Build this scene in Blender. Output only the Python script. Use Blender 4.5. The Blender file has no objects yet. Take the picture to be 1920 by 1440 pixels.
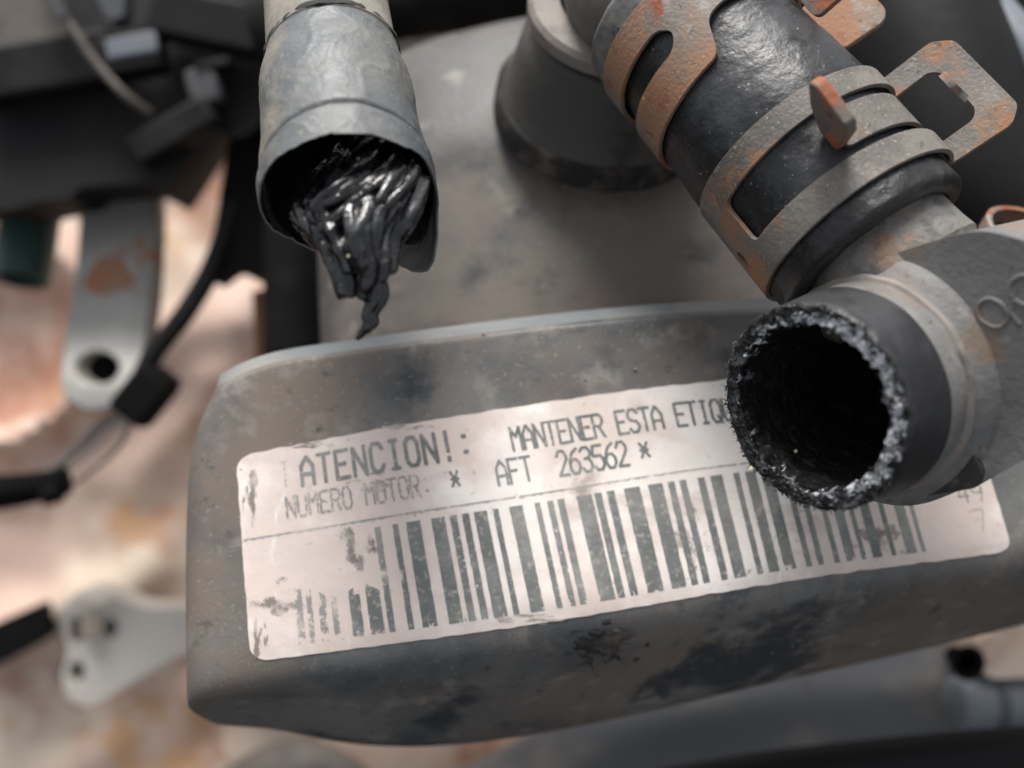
import bpy, bmesh, math, random
from mathutils import Vector, Matrix, noise
from mathutils.bvhtree import BVHTree
from mathutils.geometry import delaunay_2d_cdt

random.seed(7)
SC = bpy.context.scene
COL = SC.collection

# ------------------------------------------------------------------ camera
PITCH = math.radians(50)            # the phone looks down into the engine bay
FPX = 2000.0                        # focal length in pixels of a 1920 px wide frame
CAM_LOC = Vector((0, 0, 0.75))
ROT = Matrix.Rotation(math.pi / 2 - PITCH, 3, 'X')
cam_data = bpy.data.cameras.new('camera')
cam = bpy.data.objects.new('camera', cam_data)
COL.objects.link(cam)
cam.location = CAM_LOC
cam.rotation_euler = (math.pi / 2 - PITCH, 0, 0)
cam_data.sensor_width = 36
cam_data.lens = 36 * FPX / 1920
cam_data.clip_start = 0.005
cam_data.clip_end = 200
cam_data.dof.use_dof = True
cam_data.dof.focus_distance = 0.170
cam_data.dof.aperture_fstop = 9.2
SC.camera = cam

# ------------------------------------------------------------------ light
SUN_EL, SUN_AZ = math.radians(58), math.radians(-12)   # azimuth from +Y towards +X
world = bpy.data.worlds.new('World')
SC.world = world
world.use_nodes = True
wn, wl = world.node_tree.nodes, world.node_tree.links
sky = wn.new('ShaderNodeTexSky')
sky.sky_type = 'NISHITA'
sky.sun_disc = False
sky.sun_elevation = SUN_EL
sky.sun_rotation = SUN_AZ
sky.dust_density = 4.0
sky.air_density = 1.0
hs = wn.new('ShaderNodeHueSaturation')
hs.inputs['Saturation'].default_value = 0.22
wl.new(sky.outputs[0], hs.inputs['Color'])
bg = wn['Background']
wl.new(hs.outputs[0], bg.inputs['Color'])
bg.inputs['Strength'].default_value = 0.068
sd = bpy.data.lights.new('sun', 'SUN')
sun = bpy.data.objects.new('sun', sd)
COL.objects.link(sun)
sd.energy = 1.5
sd.angle = math.radians(24)
sd.color = (1.0, 0.965, 0.92)
sdir = Vector((math.sin(SUN_AZ) * math.cos(SUN_EL), math.cos(SUN_AZ) * math.cos(SUN_EL), math.sin(SUN_EL)))
sun.rotation_euler = sdir.to_track_quat('Z', 'Y').to_euler()

SC.view_settings.view_transform = 'Standard'
SC.view_settings.look = 'None'
SC.view_settings.gamma = 1
SC.view_settings.exposure = 1.42
SC.render.engine = 'CYCLES'
SC.cycles.use_denoising = True
SC.cycles.max_bounces = 6

# ------------------------------------------------------------------ coordinates
# shapes are laid out in centimetres in a frame with x right, y up, z towards the lens
def P(px, py, d):
    return Vector(((px - 960) * d / FPX, (720 - py) * d / FPX, -d))

def W(v):
    return ROT @ (v * 0.01) + CAM_LOC

def lerp(a, b, t):
    return a + (b - a) * t

def interp(tab, x):
    if x <= tab[0][0]:
        (x0, y0), (x1, y1) = tab[0], tab[1]
        return y0 + (y1 - y0) * (x - x0) / (x1 - x0)
    for i in range(len(tab) - 1):
        if x <= tab[i + 1][0] or i == len(tab) - 2:
            x0, y0 = tab[i]
            x1, y1 = tab[i + 1]
            m0 = (y1 - y0) / (x1 - x0) if i == 0 else (y1 - tab[i - 1][1]) / (x1 - tab[i - 1][0])
            m1 = (y1 - y0) / (x1 - x0) if i == len(tab) - 2 else (tab[i + 2][1] - y0) / (tab[i + 2][0] - x0)
            if x > x1:
                return y1 + m1 * (x - x1)
            h = x1 - x0
            t = (x - x0) / h
            return ((2 * t**3 - 3 * t**2 + 1) * y0 + (t**3 - 2 * t**2 + t) * h * m0
                    + (-2 * t**3 + 3 * t**2) * y1 + (t**3 - t**2) * h * m1)

def sstep(a, b, x):
    t = min(1, max(0, (x - a) / (b - a)))
    return t * t * (3 - 2 * t)

def nz(v, s, seed=0):
    return noise.noise(Vector((v[0] * s + seed * 17.3, v[1] * s - seed * 5.1, v[2] * s + seed * 2.7)))

# ------------------------------------------------------------------ materials
def mat(name, base, rough=0.6, metal=0.0, layers=(), bumps=(), coat=0.0, coat_rough=0.2, spec=0.5):
    """layers: (colour, scale, lo, hi, detail, roughness or None, stretch or None)   bumps: (scale, strength, distance_m)"""
    m = bpy.data.materials.new(name)
    m.use_nodes = True
    n, l = m.node_tree.nodes, m.node_tree.links
    b = n['Principled BSDF']
    tc = n.new('ShaderNodeTexCoord')
    col = n.new('ShaderNodeRGB')
    col.outputs[0].default_value = (*base, 1)
    cs = col.outputs[0]
    rs = None
    for k, (c, s, lo, hi, det, r, st) in enumerate(layers):
        src = tc.outputs['Object']
        mp = n.new('ShaderNodeMapping')
        mp.inputs['Location'].default_value = (k * 0.37 + 0.11, k * 0.21, k * 0.53)
        if st:
            mp.inputs['Scale'].default_value = st
        l.new(src, mp.inputs[0])
        t = n.new('ShaderNodeTexNoise')
        t.inputs['Scale'].default_value = s
        t.inputs['Detail'].default_value = det
        t.inputs['Roughness'].default_value = 0.62
        l.new(mp.outputs[0], t.inputs['Vector'])
        mr = n.new('ShaderNodeMapRange')
        mr.inputs['From Min'].default_value = lo
        mr.inputs['From Max'].default_value = hi
        mr.interpolation_type = 'SMOOTHSTEP'
        l.new(t.outputs[0], mr.inputs['Value'])
        mx = n.new('ShaderNodeMix')
        mx.data_type = 'RGBA'
        l.new(mr.outputs[0], mx.inputs['Factor'])
        l.new(cs, mx.inputs['A'])
        mx.inputs['B'].default_value = (*c, 1)
        cs = mx.outputs['Result']
        if r is not None:
            mf = n.new('ShaderNodeMix')
            mf.data_type = 'FLOAT'
            l.new(mr.outputs[0], mf.inputs['Factor'])
            if rs is None:
                mf.inputs['A'].default_value = rough
            else:
                l.new(rs, mf.inputs['A'])
            mf.inputs['B'].default_value = r
            rs = mf.outputs['Result']
    l.new(cs, b.inputs['Base Color'])
    if rs is None:
        b.inputs['Roughness'].default_value = rough
    else:
        l.new(rs, b.inputs['Roughness'])
    b.inputs['Metallic'].default_value = metal
    b.inputs['Specular IOR Level'].default_value = spec
    b.inputs['Coat Weight'].default_value = coat
    b.inputs['Coat Roughness'].default_value = coat_rough
    prev = None
    for (s, st, dist) in bumps:
        t = n.new('ShaderNodeTexNoise')
        t.inputs['Scale'].default_value = s
        t.inputs['Detail'].default_value = 5
        l.new(tc.outputs['Object'], t.inputs['Vector'])
        bp = n.new('ShaderNodeBump')
        bp.inputs['Strength'].default_value = st
        bp.inputs['Distance'].default_value = dist
        l.new(t.outputs[0], bp.inputs['Height'])
        if prev:
            l.new(prev, bp.inputs['Normal'])
        prev = bp.outputs[0]
    if prev:
        l.new(prev, b.inputs['Normal'])
    return m

M = {}
M['cover'] = mat('cover_plastic', (0.070, 0.077, 0.083), 0.38, layers=[
    ((0.170, 0.168, 0.160), 22, 0.38, 0.62, 9, 0.6, None),
    ((0.160, 0.130, 0.105), 15, 0.44, 0.58, 10, 0.75, None),
    ((0.042, 0.049, 0.056), 22, 0.54, 0.63, 10, 0.32, None),
    ((0.235, 0.215, 0.19), 130, 0.53, 0.74, 10, 0.75, None),
    ((0.065, 0.063, 0.061), 230, 0.58, 0.72, 10, None, (1, 1.6, 0.7)),
    ((0.30, 0.27, 0.24), 1300, 0.62, 0.75, 3, None, None)],
    bumps=[(1500, 0.35, 0.0002), (180, 0.25, 0.0006)])
M['cover_edge'] = mat('sky_lit_cover_edge', (0.17, 0.182, 0.188), 0.34, layers=[  # paler blue-grey paints the sky's reflection along the top bevel
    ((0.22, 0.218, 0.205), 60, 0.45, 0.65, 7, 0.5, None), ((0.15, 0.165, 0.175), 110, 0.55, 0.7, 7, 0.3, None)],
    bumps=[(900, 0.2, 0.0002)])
M['housing'] = mat('housing_plastic', (0.066, 0.064, 0.061), 0.5, layers=[
    ((0.150, 0.130, 0.112), 16, 0.40, 0.62, 8, 0.75, None),
    ((0.055, 0.055, 0.055), 34, 0.53, 0.68, 9, 0.45, None),
    ((0.06, 0.056, 0.052), 60, 0.52, 0.70, 10, None, (0.8, 1.3, 1)),
    ((0.20, 0.18, 0.158), 120, 0.56, 0.74, 10, None, None),
    ((0.24, 0.21, 0.18), 900, 0.62, 0.76, 4, None, None)],
    bumps=[(700, 0.3, 0.0003), (90, 0.3, 0.001)])
M['boss'] = mat('boss_plastic', (0.065, 0.062, 0.058), 0.6, layers=[
    ((0.14, 0.122, 0.105), 45, 0.44, 0.66, 8, 0.8, None), ((0.035, 0.034, 0.033), 90, 0.55, 0.7, 8, None, None)],
    bumps=[(700, 0.4, 0.0004)])
M['gap_shadow'] = mat('boss_gap_shadow', (0.022, 0.021, 0.02), 0.8, layers=[((0.08, 0.07, 0.06), 130, 0.46, 0.64, 8, None, None)], spec=0.2)  # dark colour stands for the shadow at the boss base
M['neck'] = mat('neck_plastic', (0.24, 0.215, 0.19), 0.7, layers=[((0.12, 0.11, 0.10), 120, 0.5, 0.75, 6, None, None)],
    bumps=[(900, 0.3, 0.0003)])
M['label'] = mat('label_foil', (0.67, 0.57, 0.515), 0.28, layers=[
    ((0.86, 0.80, 0.745), 32, 0.42, 0.60, 6, 0.5, None),
    ((0.60, 0.52, 0.47), 70, 0.54, 0.72, 9, 0.4, (0.5, 1.6, 1.6)),
    ((0.78, 0.74, 0.70), 130, 0.62, 0.72, 6, 0.3, (2.2, 0.6, 0.6)),  # pale streaks paint light reflected off the label
    ((0.34, 0.28, 0.24), 55, 0.61, 0.76, 10, 0.6, None),
    ((0.33, 0.26, 0.21), 600, 0.64, 0.74, 5, 0.6, None)],
    bumps=[(60, 0.6, 0.0011), (900, 0.15, 0.0002)])
M['ink'] = mat('label_ink', (0.135, 0.145, 0.14), 0.45, layers=[
    ((0.27, 0.27, 0.255), 60, 0.38, 0.62, 6, None, None),
    ((0.40, 0.37, 0.34), 1000, 0.52, 0.72, 5, None, None),
    ((0.66, 0.60, 0.55), 160, 0.63, 0.74, 8, None, None)])
M['ink_pale'] = mat('label_ink_worn', (0.27, 0.265, 0.25), 0.45, layers=[
    ((0.50, 0.46, 0.42), 130, 0.40, 0.62, 6, None, None),
    ((0.62, 0.56, 0.51), 1100, 0.58, 0.72, 4, None, None)])
M['soot'] = mat('label_grime', (0.22, 0.19, 0.17), 0.7, layers=[((0.52, 0.465, 0.42), 260, 0.42, 0.62, 8, None, None)])
M['rubber'] = mat('hose_rubber', (0.011, 0.012, 0.013), 0.36, layers=[
    ((0.028, 0.030, 0.034), 70, 0.44, 0.62, 9, 0.45, None),
    ((0.008, 0.008, 0.009), 150, 0.56, 0.70, 9, 0.24, None),
    ((0.07, 0.066, 0.062), 500, 0.62, 0.76, 8, 0.6, None),
    ((0.26, 0.24, 0.22), 1300, 0.68, 0.76, 2, 0.7, None)],
    bumps=[(260, 0.3, 0.0007), (1500, 0.45, 0.0002)], spec=0.5)
M['rubber_dusty'] = mat('dusty_rubber', (0.10, 0.10, 0.10), 0.6, layers=[
    ((0.17, 0.165, 0.155), 150, 0.4, 0.65, 7, 0.7, None),
    ((0.04, 0.04, 0.042), 200, 0.6, 0.72, 7, 0.45, None)],
    bumps=[(500, 0.4, 0.0005)])
M['rubber_black'] = mat('wet_black_rubber', (0.008, 0.008, 0.009), 0.4, layers=[
    ((0.03, 0.03, 0.032), 260, 0.55, 0.7, 6, 0.5, None),
    ((0.30, 0.28, 0.26), 1700, 0.72, 0.80, 2, 0.6, None)],
    bumps=[(600, 0.5, 0.0005)])
M['sleeve_smooth'] = mat('smooth_stub_rubber', (0.026, 0.027, 0.029), 0.38, layers=[
    ((0.038, 0.039, 0.042), 120, 0.45, 0.62, 5, 0.45, None),
    ((0.020, 0.020, 0.021), 170, 0.60, 0.70, 6, 0.3, None)],
    bumps=[(350, 0.15, 0.0003)])
M['tar'] = mat('tar_stain', (0.032, 0.031, 0.03), 0.55, layers=[((0.12, 0.10, 0.085), 150, 0.44, 0.60, 8, 0.8, None)], bumps=[(500, 0.5, 0.0005)])
M['hollow'] = mat('hose_inside', (0.008, 0.008, 0.008), 0.55, layers=[((0.035, 0.034, 0.033), 500, 0.5, 0.7, 6, 0.5, None), ((0.16, 0.16, 0.16), 1300, 0.72, 0.78, 2, 0.4, None)], bumps=[(900, 0.8, 0.0006)], spec=0.4)
M['torn'] = mat('torn_fibre_rubber', (0.012, 0.012, 0.013), 0.42, layers=[
    ((0.13, 0.133, 0.14), 420, 0.54, 0.64, 6, 0.5, None),
    ((0.006, 0.006, 0.006), 700, 0.56, 0.66, 5, 0.3, None)],
    bumps=[(900, 0.5, 0.0005)], spec=0.45)
M['torn_white'] = mat('torn_cord_wet_glint', (0.55, 0.57, 0.60), 0.4, layers=[  # grey cord, whitened to paint its wet highlights as well
    ((0.04, 0.04, 0.045), 480, 0.52, 0.60, 9, 0.3, None), ((0.68, 0.70, 0.72), 700, 0.56, 0.66, 4, 0.35, None)],
    bumps=[(900, 0.4, 0.0004)], spec=0.45)
M['clamp_rust'] = mat('rusty_spring_steel', (0.18, 0.158, 0.136), 0.62, 0.1, layers=[
    ((0.31, 0.17, 0.10), 60, 0.38, 0.60, 7, 0.8, None),
    ((0.27, 0.075, 0.035), 90, 0.52, 0.64, 10, 0.85, None),
    ((0.42, 0.22, 0.06), 160, 0.63, 0.74, 8, 0.85, None),
    ((0.25, 0.23, 0.205), 80, 0.55, 0.66, 10, 0.6, (1.3, 0.8, 1.1)),
    ((0.08, 0.055, 0.042), 500, 0.60, 0.74, 9, None, None),
    ((0.34, 0.30, 0.26), 1400, 0.60, 0.72, 4, None, None)],
    bumps=[(1500, 0.5, 0.0003), (300, 0.25, 0.0003)])
M['clamp_grey'] = mat('dusty_spring_steel', (0.105, 0.095, 0.083), 0.6, 0.1, layers=[
    ((0.175, 0.16, 0.142), 90, 0.40, 0.62, 9, 0.7, None),
    ((0.30, 0.155, 0.082), 50, 0.56, 0.66, 10, 0.85, None),
    ((0.24, 0.065, 0.03), 120, 0.63, 0.72, 9, 0.85, (0.7, 1.2, 1)),
    ((0.23, 0.21, 0.187), 170, 0.58, 0.72, 10, None, None),
    ((0.06, 0.054, 0.048), 430, 0.58, 0.74, 10, None, None),
    ((0.31, 0.28, 0.25), 1500, 0.60, 0.72, 3, None, None)],
    bumps=[(1500, 0.5, 0.0003), (300, 0.25, 0.0003)])
M['tab_rust'] = mat('rusted_tab_steel', (0.15, 0.13, 0.112), 0.7, 0.1, layers=[
    ((0.33, 0.105, 0.045), 110, 0.46, 0.58, 10, 0.85, None),
    ((0.30, 0.28, 0.26), 240, 0.56, 0.68, 7, None, None),
    ((0.05, 0.045, 0.04), 420, 0.58, 0.70, 7, None, None)],
    bumps=[(700, 0.6, 0.0005)])
M['fitting'] = mat('dusty_grey_plastic', (0.145, 0.145, 0.142), 0.6, layers=[
    ((0.215, 0.212, 0.20), 50, 0.42, 0.62, 8, 0.7, None),
    ((0.19, 0.145, 0.11), 80, 0.52, 0.66, 10, 0.75, None),
    ((0.05, 0.046, 0.046), 55, 0.57, 0.68, 10, 0.5, None),
    ((0.27, 0.26, 0.24), 260, 0.58, 0.74, 9, None, None),
    ((0.06, 0.055, 0.05), 900, 0.60, 0.72, 6, None, None)],
    bumps=[(1100, 0.5, 0.0003), (160, 0.35, 0.0007)])
M['fitting_pipe'] = mat('gritty_grey_plastic', (0.165, 0.155, 0.142), 0.7, layers=[
    ((0.09, 0.087, 0.083), 300, 0.46, 0.66, 7, None, None),
    ((0.25, 0.14, 0.08), 85, 0.56, 0.70, 7, 0.8, None),
    ((0.03, 0.03, 0.03), 1100, 0.62, 0.72, 5, None, None)],
    bumps=[(800, 0.6, 0.0006)])
M['fitting_dark'] = mat('shaded_underside_plastic', (0.04, 0.036, 0.038), 0.55, layers=[  # dark tone paints the shade under the fitting's body
    ((0.16, 0.145, 0.135), 160, 0.52, 0.70, 7, None, None)], bumps=[(600, 0.4, 0.0004)])
M['sleeve'] = mat('dusty_fabric_sleeve', (0.092, 0.104, 0.112), 0.40, layers=[
    ((0.15, 0.15, 0.142), 26, 0.42, 0.64, 8, 0.6, None),
    ((0.20, 0.18, 0.148), 36, 0.46, 0.64, 10, 0.8, (1.5, 0.7, 1)),
    ((0.085, 0.10, 0.112), 48, 0.57, 0.68, 8, 0.34, None),
    ((0.04, 0.044, 0.048), 330, 0.60, 0.74, 9, None, None),
    ((0.27, 0.25, 0.215), 900, 0.58, 0.74, 5, 0.8, None)],
    bumps=[(1100, 0.45, 0.0003), (200, 0.3, 0.0006)])
M['sleeve_upper'] = mat('dusty_hose_skin', (0.18, 0.168, 0.145), 0.72, layers=[
    ((0.25, 0.228, 0.19), 120, 0.44, 0.62, 7, None, None),
    ((0.15, 0.16, 0.155), 160, 0.60, 0.74, 7, None, None)], bumps=[(700, 0.4, 0.0004)])
M['sleeve_seam'] = mat('dark_seam_gap', (0.02, 0.02, 0.02), 0.8)
M['sludge'] = mat('wet_black_rubber_shreds', (0.004, 0.004, 0.005), 0.2, layers=[
    ((0.030, 0.034, 0.039), 150, 0.50, 0.66, 6, 0.42, None),
    ((0.16, 0.15, 0.135), 900, 0.68, 0.76, 3, 0.6, None)],
    bumps=[(300, 0.4, 0.0008), (1200, 0.4, 0.0003)], coat=0.25, coat_rough=0.2, spec=0.6)
M['crumb'] = mat('pale_crumb', (0.55, 0.47, 0.34), 0.7, layers=[((0.3, 0.25, 0.2), 900, 0.5, 0.6, 3, None, None)])
M['block'] = mat('cast_alloy_block', (0.60, 0.43, 0.355), 0.62, 0.0, layers=[
    ((0.66, 0.55, 0.44), 16, 0.40, 0.62, 4, None, None),
    ((0.38, 0.19, 0.125), 14, 0.50, 0.64, 5, None, None),
    ((0.55, 0.33, 0.18), 26, 0.56, 0.68, 5, None, None),
    ((0.33, 0.25, 0.23), 15, 0.60, 0.72, 4, None, None)], bumps=[(200, 0.4, 0.001)])
M['bracket'] = mat('worn_steel_bracket', (0.34, 0.335, 0.31), 0.5, 0.3, layers=[
    ((0.22, 0.215, 0.20), 40, 0.45, 0.65, 5, None, None),
    ((0.34, 0.15, 0.07), 36, 0.60, 0.68, 5, 0.8, None)], bumps=[(300, 0.3, 0.0006)])
M['rust'] = mat('rust_patch', (0.34, 0.15, 0.075), 0.85, layers=[((0.27, 0.2, 0.16), 90, 0.5, 0.7, 6, None, None)])
M['alloy'] = mat('pale_alloy', (0.58, 0.54, 0.48), 0.5, 0.0, layers=[((0.46, 0.39, 0.32), 45, 0.5, 0.7, 5, None, None)], bumps=[(300, 0.3, 0.0006)])
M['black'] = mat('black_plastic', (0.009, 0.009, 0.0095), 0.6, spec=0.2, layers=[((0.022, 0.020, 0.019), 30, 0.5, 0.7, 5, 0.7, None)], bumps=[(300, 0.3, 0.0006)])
M['black_matte'] = mat('black_rubber_matte', (0.006, 0.006, 0.006), 0.85, layers=[((0.014, 0.013, 0.0125), 40, 0.5, 0.7, 5, None, None)], spec=0.1)
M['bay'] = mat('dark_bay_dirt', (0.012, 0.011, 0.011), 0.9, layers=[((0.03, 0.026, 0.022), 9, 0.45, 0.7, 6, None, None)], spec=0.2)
M['blue_grey'] = mat('blue_grey_plastic', (0.16, 0.18, 0.205), 0.5, layers=[((0.10, 0.11, 0.125), 50, 0.5, 0.7, 5, None, None)])
M['pipe_grey'] = mat('slate_pipe', (0.07, 0.074, 0.083), 0.5, layers=[((0.14, 0.125, 0.11), 30, 0.5, 0.68, 5, None, None), ((0.05, 0.05, 0.055), 30, 0.54, 0.66, 5, None, None)])
M['green'] = mat('dark_green_plastic', (0.018, 0.050, 0.042), 0.4, layers=[((0.04, 0.09, 0.08), 60, 0.5, 0.7, 4, None, None)])
M['brown_panel'] = mat('dusty_brown_panel', (0.12, 0.105, 0.09), 0.7, layers=[((0.06, 0.05, 0.045), 60, 0.5, 0.7, 6, None, None)], bumps=[(200, 0.4, 0.001)])
M['wire'] = mat('grey_wire', (0.16, 0.145, 0.135), 0.5, layers=[((0.28, 0.24, 0.2), 120, 0.5, 0.7, 4, None, None)])
M['wire_clear'] = mat('tan_wire', (0.45, 0.37, 0.32), 0.4, layers=[((0.3, 0.24, 0.2), 120, 0.5, 0.7, 4, None, None)])
M['tan'] = mat('tan_bolt_head', (0.42, 0.35, 0.28), 0.6, layers=[((0.25, 0.18, 0.13), 60, 0.5, 0.65, 5, None, None)])
M['bolt'] = mat('zinc_bolt', (0.70, 0.68, 0.66), 0.5, 0.0, layers=[((0.4, 0.36, 0.32), 150, 0.5, 0.7, 4, None, None)])

# ------------------------------------------------------------------ object helpers
def thing(name, label, cat, base, group=None):
    o = bpy.data.objects.new(name, None)
    COL.objects.link(o)
    o.empty_display_size = 0.01
    o.location = W(base)
    o['label'] = label
    o['category'] = cat
    if group:
        o['group'] = group
    return o

def offset_of(parent):
    off = Vector((0, 0, 0))
    while parent is not None:
        off += parent.location
        parent = parent.parent
    return off

def mk(name, verts, faces, m, parent=None, smooth=True, sharp=35, bevel=0.0, sub=0, mats=None, fmat=None, bevel_seg=2):
    """verts in the layout frame (cm); one mesh object"""
    off = offset_of(parent)
    me = bpy.data.meshes.new(name)
    me.from_pydata([tuple(W(Vector(v)) - off) for v in verts], [], faces)
    me.validate()
    bm = bmesh.new()
    bm.from_mesh(me)
    bmesh.ops.recalc_face_normals(bm, faces=bm.faces)
    bm.to_mesh(me)
    bm.free()
    o = bpy.data.objects.new(name, me)
    COL.objects.link(o)
    o.parent = parent
    for mm in (mats or [m]):
        me.materials.append(mm)
    if fmat:
        me.polygons.foreach_set('material_index', fmat)
    if smooth:
        me.polygons.foreach_set('use_smooth', [True] * len(me.polygons))
        if sharp:
            me.set_sharp_from_angle(angle=math.radians(sharp))
    if bevel:
        b = o.modifiers.new('bevel', 'BEVEL')
        b.width = bevel * 0.01
        b.segments = bevel_seg
        b.limit_method = 'ANGLE'
        b.angle_limit = math.radians(40)
        b.harden_normals = False
    if sub:
        s = o.modifiers.new('sub', 'SUBSURF')
        s.levels = s.render_levels = sub
    return o

def tag(o, label, cat, group=None, kind=None):
    if label: o['label'] = label
    if cat: o['category'] = cat
    if group: o['group'] = group
    if kind: o['kind'] = kind
    return o

def frame_of(a, ref=None):
    a = a.normalized()
    r = ref if ref is not None else Vector((0, 0, 1))
    e1 = (r - a * r.dot(a))
    if e1.length < 1e-4:
        e1 = Vector((1, 0, 0)) - a * a.x
    e1.normalize()
    e2 = a.cross(e1)
    return a, e1, e2

def lathe(c, a, profile, n=96, fn=None, ref=None, close=False):
    """rings (s, r) along axis a from c; fn(s, theta, r) -> (ds, dr)"""
    a, e1, e2 = frame_of(a, ref)
    vs, fs = [], []
    for (s, r) in profile:
        for k in range(n):
            th = 2 * math.pi * k / n
            ds, dr = fn(s, th, r) if fn else (0, 0)
            vs.append(c + a * (s + ds) + (e1 * math.cos(th) + e2 * math.sin(th)) * (r + dr))
    for i in range(len(profile) - 1):
        for k in range(n):
            k2 = (k + 1) % n
            fs.append((i * n + k, i * n + k2, (i + 1) * n + k2, (i + 1) * n + k))
    if close:
        fs.append(tuple(range(n)))
        fs.append(tuple(range((len(profile) - 1) * n, len(profile) * n)))
    return vs, fs

def smooth_path(pts, per=8):
    out = []
    n = len(pts)
    for i in range(n - 1):
        p0, p1, p2, p3 = pts[max(i - 1, 0)], pts[i], pts[i + 1], pts[min(i + 2, n - 1)]
        for k in range(per):
            t = k / per
            out.append(0.5 * ((2 * p1) + (p2 - p0) * t + (2 * p0 - 5 * p1 + 4 * p2 - p3) * t * t + (3 * p1 - p0 - 3 * p2 + p3) * t**3))
    out.append(pts[-1])
    return out

def tube(path, radii, n=32, cap=True, fn=None):
    m = len(path)
    if not hasattr(radii, '__len__'):
        radii = [radii] * m
    vs, fs = [], []
    t0 = (path[1] - path[0]).normalized()
    _, u, _ = frame_of(t0)
    for i in range(m):
        t = (path[min(i + 1, m - 1)] - path[max(i - 1, 0)]).normalized()
        u = (u - t * u.dot(t)).normalized()
        w = t.cross(u)
        for k in range(n):
            th = 2 * math.pi * k / n
            r = radii[i] * (1 + (fn(i / (m - 1), th) if fn else 0))
            vs.append(path[i] + (u * math.cos(th) + w * math.sin(th)) * r)
    for i in range(m - 1):
        for k in range(n):
            k2 = (k + 1) % n
            fs.append((i * n + k, i * n + k2, (i + 1) * n + k2, (i + 1) * n + k))
    if cap:
        fs.append(tuple(range(n)))
        fs.append(tuple(range((m - 1) * n, m * n)))
    return vs, fs

def inside(poly, x, y):
    c = False
    j = len(poly) - 1
    for i in range(len(poly)):
        xi, yi = poly[i]
        xj, yj = poly[j]
        if (yi > y) != (yj > y) and x < (xj - xi) * (y - yi) / (yj - yi) + xi:
            c = not c
        j = i
    return c

def rounded(poly, r, seg=5):
    out = []
    n = len(poly)
    for i in range(n):
        p = Vector(poly[i]); a = Vector(poly[i - 1]); b = Vector(poly[(i + 1) % n])
        rr = min(r, (a - p).length * 0.45, (b - p).length * 0.45)
        p0 = p + (a - p).normalized() * rr
        p1 = p + (b - p).normalized() * rr
        for k in range(seg + 1):
            t = k / seg
            q = p0 * (1 - t)**2 + p * 2 * t * (1 - t) + p1 * t * t
            out.append((q.x, q.y))
    return out

def densify(poly, step):
    out = []
    n = len(poly)
    for i in range(n):
        a, b = Vector(poly[i]), Vector(poly[(i + 1) % n])
        m = max(1, int((b - a).length / step))
        for k in range(m):
            q = a.lerp(b, k / m)
            out.append((q.x, q.y))
    return out

def sheet(poly, holes=(), step=0.1):
    """triangulated flat patch: 2-D verts, faces"""
    loops = [densify(poly, step)] + [densify(h, step) for h in holes]
    vs, es = [], []
    for lp in loops:
        b = len(vs)
        vs += [Vector(p) for p in lp]
        es += [(b + i, b + (i + 1) % len(lp)) for i in range(len(lp))]
    xs = [p[0] for p in loops[0]]; ys = [p[1] for p in loops[0]]
    bnd = list(vs)
    y = min(ys) + step * 0.5
    row = 0
    while y < max(ys):
        x = min(xs) + step * (0.25 + 0.5 * (row % 2))
        while x < max(xs):
            if inside(loops[0], x, y) and not any(inside(h, x, y) for h in loops[1:]):
                if all((b.x - x)**2 + (b.y - y)**2 > (step * 0.45)**2 for b in bnd):
                    vs.append(Vector((x, y)))
            x += step
        y += step
        row += 1
    v2, e2, f2, _, _, _ = delaunay_2d_cdt(vs, es, [], 0, 1e-6)
    fs = []
    for f in f2:
        cx = sum(v2[i].x for i in f) / len(f); cy = sum(v2[i].y for i in f) / len(f)
        if inside(loops[0], cx, cy) and not any(inside(h, cx, cy) for h in loops[1:]):
            fs.append(tuple(f))
    return v2, fs

def slab(v2, fs, top, bot):
    """solid from a flat patch: top(x, y) and bot(x, y) give the two skins"""
    n = len(v2)
    vs = [top(p.x, p.y) for p in v2] + [bot(p.x, p.y) for p in v2]
    out = [tuple(f) for f in fs] + [tuple(i + n for i in reversed(f)) for f in fs]
    cnt = {}
    for f in fs:
        for i in range(len(f)):
            e = (f[i], f[(i + 1) % len(f)])
            cnt[e] = cnt.get(e, 0) + 1
    for (a, b) in cnt:
        if (b, a) not in cnt:
            out.append((b, a, a + n, b + n))
    return vs, out

def plate_px(poly_px, d, thick, holes_px=(), back=None, step_px=60, tilt=None):
    """extruded plate: outline given at depth d, extruded along 'back' (unit) by thick cm"""
    back = back or Vector((0, 0, -1))
    dep = tilt or (lambda x, y: d)
    v2, fs = sheet(poly_px, holes_px, step_px)
    return slab(v2, fs, lambda x, y: P(x, y, dep(x, y)), lambda x, y: P(x, y, dep(x, y)) + back * thick)

def prism(poly, z0, z1, o, ex, ey, ez):
    n = len(poly)
    vs = [o + ex * x + ey * y + ez * z0 for x, y in poly] + [o + ex * x + ey * y + ez * z1 for x, y in poly]
    fs = [tuple(range(n)), tuple(range(2 * n - 1, n - 1, -1))] + [(i, (i + 1) % n, (i + 1) % n + n, i + n) for i in range(n)]
    return vs, fs

def box(o, ex, ey, ez, sx, sy, sz):
    return prism([(-sx / 2, -sy / 2), (sx / 2, -sy / 2), (sx / 2, sy / 2), (-sx / 2, sy / 2)], -sz / 2, sz / 2, o, ex, ey, ez)

def merge(parts):
    vs, fs = [], []
    for v, f in parts:
        b = len(vs)
        vs += v
        fs += [tuple(i + b for i in q) for q in f]
    return vs, fs

X, Y, Z = Vector((1, 0, 0)), Vector((0, 1, 0)), Vector((0, 0, 1))
UP = ROT.transposed() @ Vector((0, 0, 1))     # the world's up in the layout frame

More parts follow.
